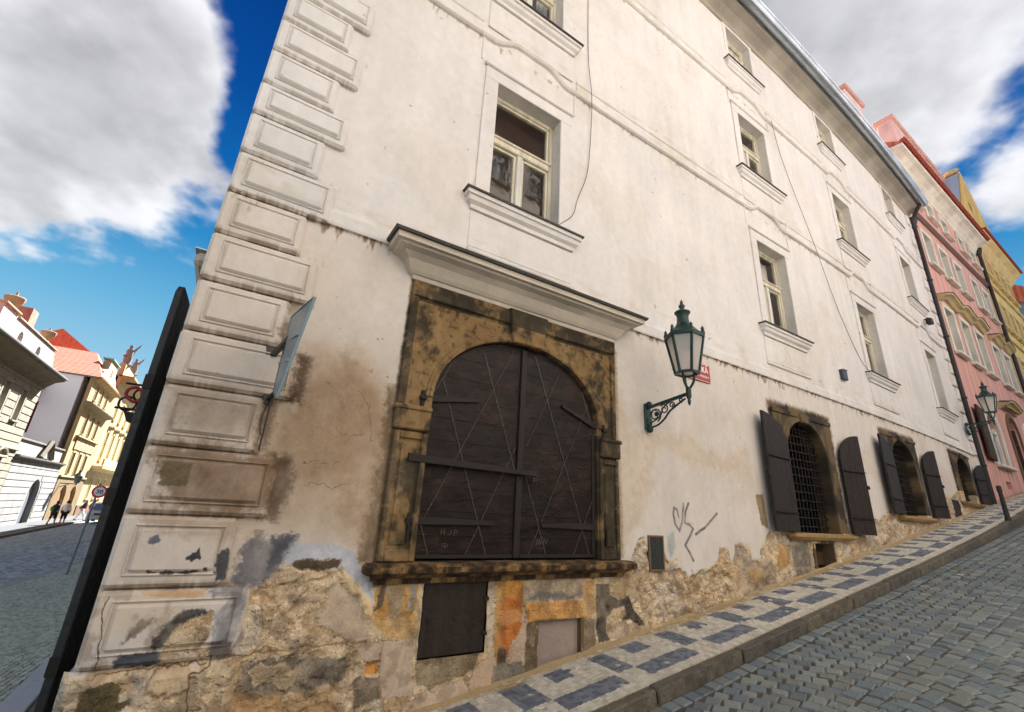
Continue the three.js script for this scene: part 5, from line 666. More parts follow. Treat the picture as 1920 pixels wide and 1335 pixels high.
// ---------- street name plate ----------
{
  const t = thing('street_name_plate', 'red enamel street name plate behind the near lantern', 'street sign', [5.56, 3.62, 0.012]); const w = 0.62, h = 0.27;
  mesh('plate', boxUV(bx(-w / 2, w / 2, -h / 2, h / 2, -0.008, 0.006, 0.004)), M(S(168, 22, 26), { roughness: 0.3 }), t);
  const wm = M(S(232, 224, 216), { roughness: 0.35 }), e = 0.012; mesh('rim', merge([bx(-w / 2 + 0.008, w / 2 - 0.008, h / 2 - e - 0.008, h / 2 - 0.008, 0.005, 0.008, 0.001), bx(-w / 2 + 0.008, w / 2 - 0.008, -h / 2 + 0.008, -h / 2 + 0.008 + e * 0.6, 0.005, 0.008, 0.001)]), wm, t);
  const txt = (s, size, y) => { const g = new TextGeometry(s, { font, size, depth: 0.003, curveSegments: 4 }); g.computeBoundingBox(); const b = g.boundingBox; g.translate(-(b.min.x + b.max.x) / 2, y, 0.0055); mesh('lettering', g, wm, t); };
  txt('Z\u00c1MECK\u00c1', 0.085, 0.0); txt('MAL\u00c1 STRANA - PRAHA 1', 0.034, -0.075);
  mesh('fixing_screw', merge([[-0.29, 0.11], [0.29, 0.11], [-0.29, -0.11], [0.29, -0.11]].map(([a, b]) => new THREE.SphereGeometry(0.007, 6, 4).translate(a, b, 0.008))), mats.ironPlain, t);
}
// ---------- traffic panel seen nearly edge-on beside the quoins ----------
{
  const t = thing('traffic_panel', 'blue-grey metal traffic panel seen edge-on from behind at the quoins', 'traffic sign', [0, 0, 0]);
  // top edge runs out from the wall, the sheet leans so that its foot points at the street
  const A0 = V(0.617, 2.37, 0.2), A1 = V(0.622, 2.93, 0.2), B0 = V(0.6, 2.2, 0.88), B1 = V(0.678, 2.83, 0.9), L = 1, hgt = 1, pm = M(S(118, 134, 142), { roughness: 0.35, metalness: 0.55 });
  const put = (g) => { g = g.index ? g.toNonIndexed() : g; const p = g.attributes.position; for (let i = 0; i < p.count; i++) { const u = p.getX(i), v = p.getY(i) + 0.5, q = A0.clone().lerp(B0, u).lerp(A1.clone().lerp(B1, u), v); p.setXYZ(i, q.x + p.getZ(i), q.y, q.z); } g.computeVertexNormals(); return boxUV(g); };
  mesh('panel', put(bx(0, L, -hgt / 2, hgt / 2, -0.003, 0.003, 0.001)), pm, t);
  mesh('folded_rim', put(merge([bx(0, L, hgt / 2 - 0.006, hgt / 2 + 0.004, -0.009, 0.009, 0.002), bx(0, L, -hgt / 2 - 0.004, -hgt / 2 + 0.006, -0.009, 0.009, 0.002), bx(L - 0.006, L + 0.004, -hgt / 2, hgt / 2, -0.009, 0.009, 0.002), bx(-0.004, 0.006, -hgt / 2, hgt / 2, -0.009, 0.009, 0.002)])), M(S(96, 118, 126), { roughness: 0.4, metalness: 0.5 }), t);
  mesh('stiffener', put(merge([bx(0.04, L - 0.04, 0.1, 0.13, -0.018, -0.003, 0.002), bx(0.04, L - 0.04, -0.16, -0.13, -0.018, -0.003, 0.002)])), pm, t);
  mesh('bracket', merge([bar([0.56, 2.66, 0.03], [0.63, 2.7, 0.42], 0.035, 0.03), bx(0.51, 0.6, 2.6, 2.72, 0.03, 0.055, 0.006), bar([0.6, 2.34, 0.04], [0.64, 2.37, 0.34], 0.025, 0.02), bx(0.565, 0.635, 2.3, 2.4, 0.02, 0.05, 0.006)]), mats.flash, t);
  mesh('stay_rod', merge([rod([0.617, 1.98, 0.06], [0.622, 2.36, 0.07], 0.006), tube([[0.6, 2.3, 0.05], [0.59, 2.2, 0.06], [0.6, 2.1, 0.06], [0.61, 2.08, 0.06]], 0.005)]), mats.flash, t);
}
// ---------- cables on the facade ----------
tag(scene.add && mesh('facade_cable', tube([[3.7, 12.2, 0.02], [3.66, 9.5, 0.02], [3.66, 8.0, 0.02], [3.68, 7.22, 0.06], [3.69, 6.6, 0.02], [3.62, 5.9, 0.02], [3.45, 5.4, 0.025], [3.38, 5.15, 0.03], [3.2, 4.95, 0.02], [3.14, 4.88, 0.02]], 0.0045, 90, 5), M(S(86, 80, 74)), scene), 'thin black cable running down beside the nearest first-floor window', 'cable');
tag(mesh('facade_cable_001', tube([[8.95, 10.1, 0.06], [9.2, 9.3, 0.02], [9.9, 7.3, 0.06], [10.6, 5.9, 0.02], [11.3, 4.95, 0.02], [11.55, 4.82, 0.06 ]].map(([a, b, c]) => [a, b, c + bendZ(a)]), 0.005, 60, 5), M(S(86, 80, 74)), scene), 'thin cable slanting across plaster to the third window column', 'cable');
{ const t = thing('junction_box', 'small dark junction box on plaster between the first-floor windows', 'junction box', [10.12, 4.5, bendZ(10.1)]); mesh('box', boxUV(bx(-0.09, 0.09, -0.11, 0.09, 0, 0.07, 0.01)), M(S(60, 62, 72), { roughness: 0.5 }), t); mesh('lid', boxUV(bx(-0.1, 0.1, 0.085, 0.1, 0, 0.085, 0.004)), M(S(200, 200, 205), { roughness: 0.4 }), t); }
{ const x = 17.0, t = thing('bird_spike_box', 'small dark floodlight hung under the last second-floor sill', 'floodlight', [x, 7.62, bendZ(x)]); mesh('housing', boxUV(bx(-0.1, 0.1, -0.12, 0.06, 0.06, 0.2, 0.02)), mats.pipe, t); mesh('arm', rod([0, 0.05, 0.0], [0, 0.1, 0.12], 0.015), mats.pipe, t); t.name = 'floodlight'; }
// ---------- bollards ----------
function bollard(label, x, z) { const t = thing('bollard', label, 'bollard', [x, gyx(x), z], 0, 'iron bollards on the pavement edge'); mesh('shaft', lathe([[0.075, -0.05], [0.075, 0.06], [0.062, 0.09], [0.05, 0.8], [0.06, 0.84], [0.06, 0.9], [0.05, 0.93]], 12), mats.pipe, t); mesh('cap', lathe([[0.055, 0.92], [0.066, 0.94], [0.05, 0.985], [0, 1.0]], 12), mats.pipe, t); return t; }
bollard('black iron bollard on the mosaic pavement, nearer of the two', 14.95, 0.72).scale.setScalar(0.74); bollard('black iron bollard farther up the pavement by the pink house', 21.5, 0.25).scale.setScalar(0.7);

// ---------- neighbouring houses ----------
const box = (a, b, c, d, e, f, k = 0.01) => boxUV(bx(a, b, c, d, e, f, k));
// wall slab with real openings, its sides and back; windows are set into the openings
function shell(t, w, y0, y1, depth, mat, wins, sideMat = mat) {
  mesh('wall', boxUV(extr([[0, y0], [w, y0], [w, y1], [0, y1]], -0.3, 0, 0, wins.map((q) => q.arch ? archPts(q.x, q.w / 2, q.y1 - q.w / 2, q.w / 2, q.y0, 12) : [[q.x - q.w / 2, q.y0], [q.x + q.w / 2, q.y0], [q.x + q.w / 2, q.y1], [q.x - q.w / 2, q.y1]]))), mat, t);
  mesh('wall', box(0.0, w, y0, y1 - 0.002, -depth, -0.75), sideMat, t);
}
function joinery(t, q, fm, sm, o = {}) {
  const W = grp(o.name ?? 'window', t), x0 = q.x - q.w / 2, x1 = q.x + q.w / 2, { y0, y1 } = q, z = q.arch ? -0.1 : -0.2, f = o.f ?? 0.07, tr = mix(y0, y1, 0.64), h = q.arch ? y1 - q.w * 0.15 : y1;
  if (!o.plain) mesh('frame', merge([bx(x0, x0 + f, y0, h, z - 0.05, z + 0.05, 0.01), bx(x1 - f, x1, y0, h, z - 0.05, z + 0.05, 0.01), bx(x0 + f, x1 - f, y1 - f, y1, z - 0.05, z + 0.05, 0.01), bx(x0 + f, x1 - f, y0, y0 + f, z - 0.05, z + 0.05, 0.01), bx(x0 + f, x1 - f, tr - f / 2, tr + f / 2, z - 0.05, z + 0.06, 0.01), bx(q.x - f / 2, q.x + f / 2, y0 + f, tr - f / 2, z - 0.05, z + 0.055, 0.01), bx(q.x - f / 3, q.x + f / 3, tr + f / 2, y1 - f, z - 0.05, z + 0.045, 0.01)]), fm, W);
  mesh('pane', box(x0, x1, y0, y1, z - 0.08, z - 0.06, 0), o.pane ?? mats.glassFar, W);
  if (sm && !q.arch) mesh('reveal', merge([bx(x0, x0 + 0.012, y0, y1, z - 0.05, 0.003, 0), bx(x1 - 0.012, x1, y0, y1, z - 0.05, 0.003, 0), bx(x0 + 0.012, x1 - 0.012, y1 - 0.012, y1, z - 0.05, 0.003, 0)]), sm, W);
  if (sm) { mesh('sill', box(x0 - 0.14, x1 + 0.14, y0 - 0.1, y0 - 0.002, 0.004, 0.16, 0.02), sm, W); if (!q.arch && !o.noSur) { const s = o.s ?? 0.14; mesh('surround', merge([bx(x0 - s, x0, y0, y1, 0.002, 0.04, 0.008), bx(x1, x1 + s, y0, y1, 0.002, 0.04, 0.008), bx(x0 - s, x1 + s, y1, y1 + s, 0.002, 0.05, 0.008)]), sm, W); } }
  return W;
}
const trimW = stucco(S(238, 234, 220)), trimY = stucco(S(232, 208, 150));
// a roof slope with rows of clay tiles as raised courses
const tileM = M(S(208, 120, 92), { roughness: 0.85, map: rep(stuccoTex, 0.6), bumpMap: rep(dataTex(128, 128, (i, j, o) => { o[0] = o[1] = o[2] = 128 + 110 * Math.sin((i / 128) * Math.PI * 8) * 0.8 + (j % 32) * 0.6; }, false), 1), bumpScale: 0.06 });
{
  const t = thing('pink_house', 'salmon pink house with white cove eaves beyond the cream corner house', 'house', [18.9, 0, -0.42], 0.7 * Math.PI / 180), pink = stucco(S(240, 184, 170), { map: rep(streakTex, 0.25) }), W = 10.5;
  const cx = [2.0, 3.75, 5.5, 7.75, 9.4], wins = [];
  for (const c of cx) wins.push({ x: c, y0: 7.55, y1: 9.2, w: 0.95, r: 0 }, { x: c, y0: 10.95, y1: 12.3, w: 0.92, r: 1 }, { x: c, y0: 13.75, y1: 14.5, w: 0.8, r: 2 });
  wins.push({ x: 3.35, y0: 3.95, y1: 5.75, w: 1.5, arch: 1, r: 3 }, { x: 6.3, y0: 3.3, y1: 6.0, w: 1.3, arch: 1, r: 4 }, { x: 8.8, y0: 4.2, y1: 6.0, w: 1.4, arch: 1, r: 3 }, { x: 3.3, y0: 3.2, y1: 3.45, w: 0.6, r: 5 });
  shell(t, W, 1.9, 15.3, 11, pink, wins);
  for (const q of wins) { if (q.r === 5) { joinery(t, q, trimW, null, { plain: 1, name: 'vent', pane: mats.dark }); continue; } const w = joinery(t, q, q.r === 4 ? M(S(70, 44, 34)) : mats.woodWhite, q.r === 4 ? null : trimW, { name: q.r === 4 ? 'door' : 'window', pane: q.r === 3 ? M(S(150, 178, 196), { roughness: 0.12 }) : undefined, s: 0.17 }); if (q.arch) mesh('surround', boxUV(sweep(archPts(q.x, q.w / 2 + 0.09, q.y1 - q.w / 2, q.w / 2 + 0.09, q.y0, 14), [[0.002, -0.09], [0.05, -0.08], [0.05, 0.08], [0.002, 0.09]])), q.r === 4 ? stucco(S(120, 96, 70)) : trimW, w); }
  // wavy hoods on consoles
  const hood = (c, w, y, n) => { const h = grp('window_hood', t), path = []; for (let i = 0; i <= 20 * n; i++) { const u = i / 20 % 1, k = i / (20 * n); path.push([mix(c - w / 2, c + w / 2, k), y + 0.22 * Math.sin(Math.PI * (n === 1 ? k : (i / 20) % 1)) ** 1.5]); } mesh('hood_moulding', boxUV(sweep(path, [[0.002, -0.16], [0.08, -0.15], [0.16, -0.06], [0.26, -0.03], [0.28, 0.03], [0.002, 0.08]])), stucco(S(206, 186, 138)), h); mesh('hood_cover', boxUV(sweep(path, [[0.002, 0.085], [0.3, 0.035], [0.3, 0.05], [0.002, 0.1]])), mats.flash, h); };
  hood(3.75, 5.0, 9.55, 3); hood(8.6, 3.0, 9.55, 2); hood(6.2, 2.2, 6.35, 1);
  mesh('ledge', boxUV(prof([[0, 12.9], [0.05, 12.92], [0.12, 13.0], [0.12, 13.05], [0, 13.1]], 0.02, W)), stucco(S(120, 96, 90)), t);
  mesh('eaves_cove', boxUV(prof([[0, 14.72], [0.05, 14.74], [0.09, 14.85], [0.2, 15.02], [0.36, 15.14], [0.48, 15.18], [0.5, 15.26], [0, 15.3]], 0, W, 1)), trimW, t);
  const tileE = []; for (let x = 0.1; x < W; x += 0.2) { const g = new THREE.CylinderGeometry(0.09, 0.09, 0.4, 8, 1, false); g.rotateX(Math.PI / 2 - 0.5); g.translate(x, 15.36, 0.42); const m = mesh('roof_tile', g, M.tile ??= M(S(150, 72, 56)), t); }
  mesh('roof', boxUV(tris((() => { const o = []; quad(o, [0, 15.3, 0.55], [W, 15.3, 0.55], [W, 19.2, -5.5], [0, 19.2, -5.5]); quad(o, [W, 15.3, -11], [0, 15.3, -11], [0, 19.2, -5.5], [W, 19.2, -5.5]); o.push(0, 15.3, 0.55, 0, 19.2, -5.5, 0, 15.3, -11, W, 15.3, 0.55, W, 15.3, -11, W, 19.2, -5.5); return o; })())), tileM, t);
  mesh('attic_parapet', merge([bx(3.2, 9.7, 15.4, 19.1, -0.75, -0.2, 0.02)]), stucco(S(240, 214, 206)), t); mesh('attic_coping', box(3.1, 9.8, 19.1, 19.24, -0.85, -0.1, 0.02), stucco(S(228, 196, 186)), t);
  mesh('chimney', box(-0.9, 0.7, 13.5, 18.3, -1.1, -0.5, 0.03), stucco(S(236, 232, 226)), t); mesh('chimney_cap', box(-1.0, 0.8, 18.3, 18.45, -1.2, -0.4, 0.03), stucco(S(214, 176, 160)), t);
  const dp = mesh('downpipe', rod([W - 0.15, 4, 0.12], [W - 0.15, 14.9, 0.12], 0.07, 0.07, 10), mats.pipe, t); mesh('hopper', lathe([[0.07, 0], [0.14, 0.25], [0.16, 0.4], [0.1, 0.42]], 10, W - 0.15, 14.6, 0.12), mats.pipe, dp);
  const sgn = grp('door_hood', t); mesh('hood_slab', box(5.4, 7.2, 6.28, 6.34, 0.004, 0.2, 0.01), stucco(S(190, 170, 130)), sgn);
  // brown shutter leaf beside the ground-floor window
  const sh = mesh('shutter', box(0, 1.0, 4.0, 5.7, -0.03, 0.03, 0.008), M(S(74, 52, 40), { map: rep(streakTex, 0.7) }), t); sh.position.set(2.35, 0, 0.06); sh.rotation.y = Math.PI + 0.06;
}
{
  const t = thing('yellow_house', 'deep yellow house with a tall gable uphill of the pink house', 'house', [29.4, 0, -0.55], 0.7 * Math.PI / 180), yel = stucco(S(250, 224, 146), { map: rep(streakTex, 0.25) }), W = 7, wins = [];
  for (let k = 0; k < 5; k++) { const x = 0.95 + k * 1.3; wins.push({ x, y0: 14.0, y1: 15.15, w: 0.72 }, { x, y0: 11.2, y1: 12.6, w: 0.75 }, { x, y0: 8.1, y1: 9.7, w: 0.8 }); }
  wins.push({ x: 2, y0: 5, y1: 7, w: 1.2, arch: 1 }, { x: 5, y0: 5, y1: 7, w: 1.2, arch: 1 });
  shell(t, W, 3, 15.9, 11, yel, wins); for (const q of wins) joinery(t, q, mats.woodWhite, trimY, { noSur: q.arch });
  mesh('eaves_cove', boxUV(prof([[0, 15.3], [0.1, 15.4], [0.3, 15.75], [0.5, 15.9], [0.52, 16], [0, 16.05]], 0.02, W)), trimY, t);
  mesh('eaves_tiles', box(0.02, W + 0.05, 16.0, 16.12, -0.2, 0.62, 0.03), M(S(140, 66, 52)), t);
  mesh('ledge', box(0.02, W, 13.35, 13.5, 0.002, 0.1, 0.02), trimY, t); mesh('ledge', box(0.02, W, 10.5, 10.65, 0.002, 0.1, 0.02), trimY, t);
  mesh('roof', boxUV(tris((() => { const o = []; quad(o, [0, 16, 0.4], [W, 16, 0.4], [W, 19.4, -5], [0, 19.4, -5]); quad(o, [W, 16, -11], [0, 16, -11], [0, 19.4, -5], [W, 19.4, -5]); o.push(0, 16, 0.4, 0, 19.4, -5, 0, 16, -11, W, 16, 0.4, W, 16, -11, W, 19.4, -5); return o; })())), tileM, t);
  mesh('gable', boxUV(extr([[1.8, 16.1], [1.8, 18.3], [4.9, 22.6], [8.9, 19.1], [8.9, 16.1]], -0.9, -0.2, 0.03)), stucco(S(240, 206, 124)), t);
  mesh('gable_side', boxUV(extr([[0.26, 16.1], [0.26, 17.8], [1.7, 20.6], [4.75, 22.5], [1.78, 18.32], [1.78, 16.1]], -0.85, -0.25, 0.02)), M(S(150, 160, 172), { roughness: 0.5 }), t); mesh('gable_coping', boxUV(bar([1.6, 20.65, -0.5], [5.0, 22.75, -0.5], 0.7, 0.16).toNonIndexed()), stucco(S(240, 214, 150)), t); mesh('gable_coping', boxUV(bar([4.9, 22.72, -0.5], [9.0, 19.15, -0.5], 0.75, 0.14).toNonIndexed()), stucco(S(240, 214, 150)), t); mesh('gable_niche', box(4.3, 4.75, 19.6, 20.1, -0.2, -0.19, 0), M(S(150, 110, 60)), t);
}
{
  const t = thing('slate_blue_house', 'blue-grey house with red roof at the top of the street', 'house', [38.6, 0, 0.4], 0.3), m = stucco(S(150, 172, 190)), wins = [];
  for (let k = 0; k < 4; k++) wins.push({ x: 1 + k * 1.6, y0: 10.2, y1: 11.6, w: 0.8 }, { x: 1 + k * 1.6, y0: 13, y1: 14.2, w: 0.8 });
  shell(t, 7, 4, 15, 8, m, wins); for (const q of wins) joinery(t, q, mats.woodWhite, trimW, {});
  mesh('roof', boxUV(tris((() => { const o = []; quad(o, [-0.3, 14.9, 0.5], [7.3, 14.9, 0.5], [7.3, 18, -4], [-0.3, 18, -4]); quad(o, [7.3, 14.9, -8.5], [-0.3, 14.9, -8.5], [-0.3, 18, -4], [7.3, 18, -4]); o.push(-0.3, 14.9, 0.5, -0.3, 18, -4, -0.3, 14.9, -8.5, 7.3, 14.9, 0.5, 7.3, 14.9, -8.5, 7.3, 18, -4); return o; })())), tileM, t); mesh('eaves', box(-0.3, 7.3, 14.78, 14.9, -0.1, 0.6, 0.02), M(S(90, 110, 128)), t);
}

// ---------- across the lower street ----------
const LX = -11, along = (z) => -z; // local x of these groups runs away from the viewer
{
  const t = thing('rusticated_house', 'cream house with banded plaster and broad eaves across the lower street', 'house', [LX, 0, -20], Math.PI / 2), W = 18.3, cream = stucco(S(155, 147, 127)), band = stucco(S(159, 153, 135)), gy = gyx(LX);
  const wins = []; for (let k = 0; k < 6; k++) { const x = 15.75 - k * 2.75; wins.push({ x, y0: 5.35, y1: 7.25, w: 0.85 }, { x, y0: 1.0, y1: 2.9, w: 0.95 }); }
  shell(t, W, gy - 0.3, 8.4, 9, cream, wins, stucco(S(159, 159, 157)));
  for (const q of wins) joinery(t, q, mats.woodWhite, band, { pane: M(S(82, 91, 103), { roughness: 0.1 }), s: 0.2 });
  // plaster bands between flat strips
  for (let y = gy + 0.35; y < 7.8; y += 0.44) { let x = 0.02; const cuts = wins.filter((q) => q.y0 - 0.15 < y + 0.4 && q.y1 + 0.25 > y).map((q) => [q.x - q.w / 2 - 0.25, q.x + q.w / 2 + 0.25]).sort((a, b) => a[0] - b[0]); for (const [a, b] of [...cuts, [W, W]]) { if (a - x > 0.1 && a > 8) mesh('plaster_band', box(Math.max(x, 8), Math.min(a, W - 0.02), y, y + 0.38, 0.002, 0.035, 0.012), band, t); x = b; } }
  mesh('ledge', box(0.02, W, 3.7, 3.9, 0.002, 0.16, 0.03), band, t);
  for (const q of wins) if (q.y0 < 3 && q.x > 8) { const d = grp('window_hood', t); mesh('hood_arch', boxUV(sweep(archPts(q.x, 0.7, 3.3, 0.4, 3.3, 14), [[0.036, -0.06], [0.2, -0.05], [0.22, 0.05], [0.036, 0.08]])), band, d); mesh('hood_base', box(q.x - 0.8, q.x + 0.8, 3.14, 3.28, 0.036, 0.25, 0.03), band, d); }
  mesh('eaves_cove', boxUV(prof([[0, 7.85], [0.08, 7.9], [0.14, 8.1], [0.45, 8.4], [0.85, 8.56], [0.9, 8.66], [0, 8.72]], 0, W + 0.4)), stucco(S(129, 118, 93)), t);
  mesh('gutter', box(0, W + 0.5, 8.66, 8.8, 0.78, 1.0, 0.03), M(S(103, 103, 101), { roughness: 0.5 }), t);
  mesh('roof', boxUV(tris((() => { const o = []; quad(o, [0, 8.8, 0.9], [W + 0.4, 8.8, 0.9], [W - 4, 11.4, -4], [0, 11.4, -4]); o.push(W + 0.4, 8.8, 0.9, W + 0.4, 8.8, -9, W - 4, 11.4, -4); quad(o, [W + 0.4, 8.8, -9], [0, 8.8, -9], [0, 11.4, -4], [W - 4, 11.4, -4]); return o; })())), tileM, t);
  mesh('shutter', box(W + 0.02, W + 0.1, 4.9, 7.0, -0.5, 0.12, 0.01), M(S(96, 37, 36)), t);
}
{
  const z0 = -38.3, t = thing('garden_wall', 'low white banded wall with an arched grey gate across the lower street', 'wall', [LX, 0, z0], Math.PI / 2), W = 11.2, gy = gyx(LX), wh = stucco(S(157, 155, 152));
  const gate = { x: 6.5, y0: gy, y1: 2.1, w: 2.3, arch: 1 }; mesh('wall', boxUV(extr([[0.02, gy - 0.3], [W, gy - 0.3], [W, 3.25], [0.02, 3.25]], -0.4, 0, 0, [archPts(gate.x, 1.15, 0.95, 1.15, gy - 0.299, 14)])), wh, t);
  mesh('gate', box(gate.x - 1.2, gate.x + 1.2, gy - 0.2, 2.12, -0.36, -0.3, 0), M(S(103, 110, 118), { roughness: 0.6 }), t);
  for (let y = gy + 0.3; y < 2.9; y += 0.44) { const hw = y + 0.38 < 0.95 ? 1.3 : y < 2.15 ? 0.2 + 1.15 * Math.sqrt(Math.max(0.02, 1 - Math.max(0, (y - 0.95) / 1.15) ** 2)) : 0; if (hw) { mesh('plaster_band', box(0.03, gate.x - hw, y, y + 0.38, 0.002, 0.03, 0.01), wh, t); mesh('plaster_band', box(gate.x + hw, W - 0.02, y, y + 0.38, 0.002, 0.03, 0.01), wh, t); } else mesh('plaster_band', box(0.03, W - 0.02, y, y + 0.38, 0.002, 0.03, 0.01), wh, t); }
  mesh('coping', boxUV(prof([[-0.45, 3.25], [0.06, 3.25], [0.12, 3.33], [0.26, 3.4], [0.28, 3.5], [-0.45, 3.62]], 0.02, W)), stucco(S(130, 127, 118)), t);
  mesh('parapet', box(0.02, W, 3.5, 4.5, -0.42, -0.2, 0.02), wh, t); mesh('parapet_coping', box(0.02, W, 4.5, 4.65, -0.5, -0.1, 0.03), stucco(S(121, 110, 103)), t);
  const pd = grp('pediment', t); for (const [a, b] of [[[5.1, 3.62, 0], [6.4, 4.9, 0]], [[6.4, 4.9, 0], [7.7, 3.62, 0]]]) mesh('raking_cornice', boxUV(bar(a, b, 0.26, 0.26).toNonIndexed()), stucco(S(130, 120, 103)), pd); mesh('pediment_field', boxUV(extr([[5.3, 3.62], [7.5, 3.62], [6.4, 4.7]], -0.15, -0.05)), wh, pd);
}
{
  const z0 = -49.6, t = thing('arcade_house', 'yellow house with blank white end wall, tiled roof and brown arcade', 'house', [LX, 0, z0], Math.PI / 2), W = 9.6, gy = gyx(LX), yel = stucco(S(186, 160, 112)), wins = [];
  for (let k = 0; k < 3; k++) { const x = 2.2 + k * 2.3; wins.push({ x, y0: 2.75, y1: 4.6, w: 0.9 }, { x, y0: 6.25, y1: 8.1, w: 0.85 }, { x, y0: 9.4, y1: 10.7, w: 0.75 }); }
  wins.push({ x: 2.9, y0: gy, y1: 1.8, w: 2.1, arch: 1 }, { x: 6.3, y0: gy, y1: 1.8, w: 2.1, arch: 1 });
  shell(t, W, gy - 0.3, 11.2, 14, yel, wins, M(S(244, 244, 246)));
  const br = M(S(117, 74, 46)); for (const q of wins) q.arch ? joinery(t, q, br, null, { plain: 1, name: 'arch', pane: M(S(141, 93, 49)) }) : joinery(t, q, M(S(120, 83, 56)), stucco(S(189, 170, 131)), { pane: M(S(96, 62, 44), { roughness: 0.3 }) });
  mesh('arcade_facing', boxUV(extr([[0.02, gy], [W - 0.4, gy], [W - 0.4, 2.45], [0.02, 2.45]], 0.002, 0.06, 0, wins.slice(-2).map((q) => archPts(q.x, q.w / 2, q.y1 - q.w / 2, q.w / 2, gy + 0.001, 12)))), stucco(S(128, 103, 64)), t);
  mesh('ledge', box(0.0, W, 2.45, 2.62, 0.003, 0.18, 0.03), yel, t); mesh('frieze', box(1.2, W - 1, 4.85, 5.9, 0.003, 0.08, 0.03), stucco(S(181, 157, 120), { bumpScale: 0.06 }), t); mesh('ledge', box(0.6, W - 0.6, 5.9, 6.05, 0.003, 0.25, 0.03), yel, t);
  mesh('balcony_ledge', boxUV(prof([[0, 8.5], [0.3, 8.6], [0.6, 8.75], [0.62, 8.85], [0, 8.95]], -0.7, W)), stucco(S(157, 144, 112)), t);
  mesh('eaves_cove', boxUV(prof([[0, 10.9], [0.2, 11.0], [0.45, 11.2], [0.5, 11.3], [0, 11.35]], 0, W)), stucco(S(186, 157, 104)), t); mesh('gutter', box(-0.25, 0.1, 11.1, 11.28, -13.5, 0.3, 0.04), M(S(120, 127, 128), { roughness: 0.5 }), t);
  mesh('roof', boxUV(tris((() => { const o = []; quad(o, [-0.4, 11.2, -14], [-0.4, 11.2, 0.5], [4.6, 14.4, -1.5], [4.6, 14.4, -14]); quad(o, [W, 11.2, 0.5], [W, 11.2, -14], [4.6, 14.4, -14], [4.6, 14.4, -1.5]); o.push(-0.4, 11.2, 0.5, W, 11.2, 0.5, 4.6, 14.4, -1.5); return o; })())), tileM, t);
  const gb = grp('volute_gable', t); mesh('gable_wall', boxUV(extr([[1.2, 11.3], [8.2, 11.3], [7.7, 12.2], [6.6, 12.6], [6.2, 13.6], [3.2, 13.6], [2.8, 12.6], [1.7, 12.2]], -0.5, 0.1, 0.04)), stucco(S(191, 175, 138)), gb); mesh('gable_cap', box(2.9, 6.5, 13.6, 13.78, -0.6, 0.25, 0.04), M(S(120, 157, 149)), gb); mesh('gable_window', box(4.4, 5.0, 12.2, 12.9, 0.1, 0.12, 0.01), M(S(120, 88, 64)), gb);
}
{
  const z0 = -59.3, t = thing('statue_house', 'pale yellow palace front with balcony beyond the arcade house', 'house', [LX, 0, z0], Math.PI / 2), W = 24, gy = gyx(LX), yel = stucco(S(189, 167, 123)), wins = [];
  for (let k = 0; k < 6; k++) { const x = 3 + k * 3.4; wins.push({ x, y0: 0.6, y1: 2.7, w: 1.0 }, { x, y0: 4.6, y1: 7.6, w: 1.1 }, { x, y0: 9.0, y1: 11.2, w: 1.1 }); }
  shell(t, W, gy - 0.3, 13.4, 12, yel, wins); for (const q of wins) joinery(t, q, mats.woodWhite, trimY, { pane: M(S(112, 120, 128), { roughness: 0.15 }) });
  for (let k = 0; k < 6; k++) mesh('window_hood', boxUV(sweep(archPts(3 + k * 3.4, 0.8, 7.95, 0.35, 7.95, 12), [[0.01, -0.1], [0.3, -0.08], [0.32, 0.08], [0.01, 0.12]])), stucco(S(157, 135, 88)), t);
  mesh('balcony', boxUV(prof([[0, 3.4], [0.4, 3.5], [0.9, 3.7], [0.92, 3.9], [0, 3.95]], 0.6, W - 1)), trimY, t); mesh('balcony_parapet', box(0.7, W - 1.1, 3.96, 4.7, 0.7, 0.88, 0.03), trimY, t);
  mesh('eaves_cove', boxUV(prof([[0, 12.6], [0.3, 12.8], [0.9, 13.2], [1.1, 13.35], [1.12, 13.55], [0, 13.6]], 0.02, W)), stucco(S(165, 143, 96)), t);
  mesh('parapet', box(0.02, W, 13.6, 14.9, -0.5, 0.0, 0.05), yel, t); mesh('plinth_course', box(0.02, W, gy, 0.0, 0.003, 0.08, 0.02), stucco(S(120, 83, 56)), t);
  mesh('roof', boxUV(tris((() => { const o = []; quad(o, [0.02, 13.6, -0.5], [W, 13.6, -0.5], [W, 17.5, -6], [0.02, 17.5, -6]); quad(o, [W, 13.6, -12], [0.02, 13.6, -12], [0.02, 17.5, -6], [W, 17.5, -6]); o.push(0.02, 13.6, -0.5, 0.02, 17.5, -6, 0.02, 13.6, -12); return o; })())), tileM, t);
  const st = M(S(128, 120, 112), { bumpMap: rep(roughTex, 1), bumpScale: 0.03 });
  [[1.2, 'grey stone statue on the roof parapet, nearer and larger of two', 1.0], [6.2, 'grey stone statue on the roof parapet, farther and smaller of two', 0.85]].forEach(([x, l, k]) => { const s = thing('roof_statue', l, 'statue', [LX - 0.25, 14.9, z0 - x], 0.4, 'statues on the palace parapet'); s.scale.setScalar(k); mesh('figure', mergeGeometries([lathe([[0.5, 0], [0.5, 0.2], [0.34, 0.25], [0.42, 0.8], [0.3, 1.3], [0.36, 1.7], [0.16, 2.0], [0.2, 2.2], [0.16, 2.4], [0, 2.5]], 12), rod([0.2, 1.6, 0], [0.7, 2.5, 0.2], 0.13, 0.07), rod([0.1, 0.7, 0.1], [-0.5, 1.1, 0.2], 0.2, 0.1), rod([0.3, 1.4, -0.1], [0.9, 2.9, -0.3], 0.1, 0.02)].map((g) => g.toNonIndexed())), st, s); mesh('plinth', box(-0.5, 0.5, -0.02, 0.12, -0.5, 0.5, 0.03), st, s); });
}
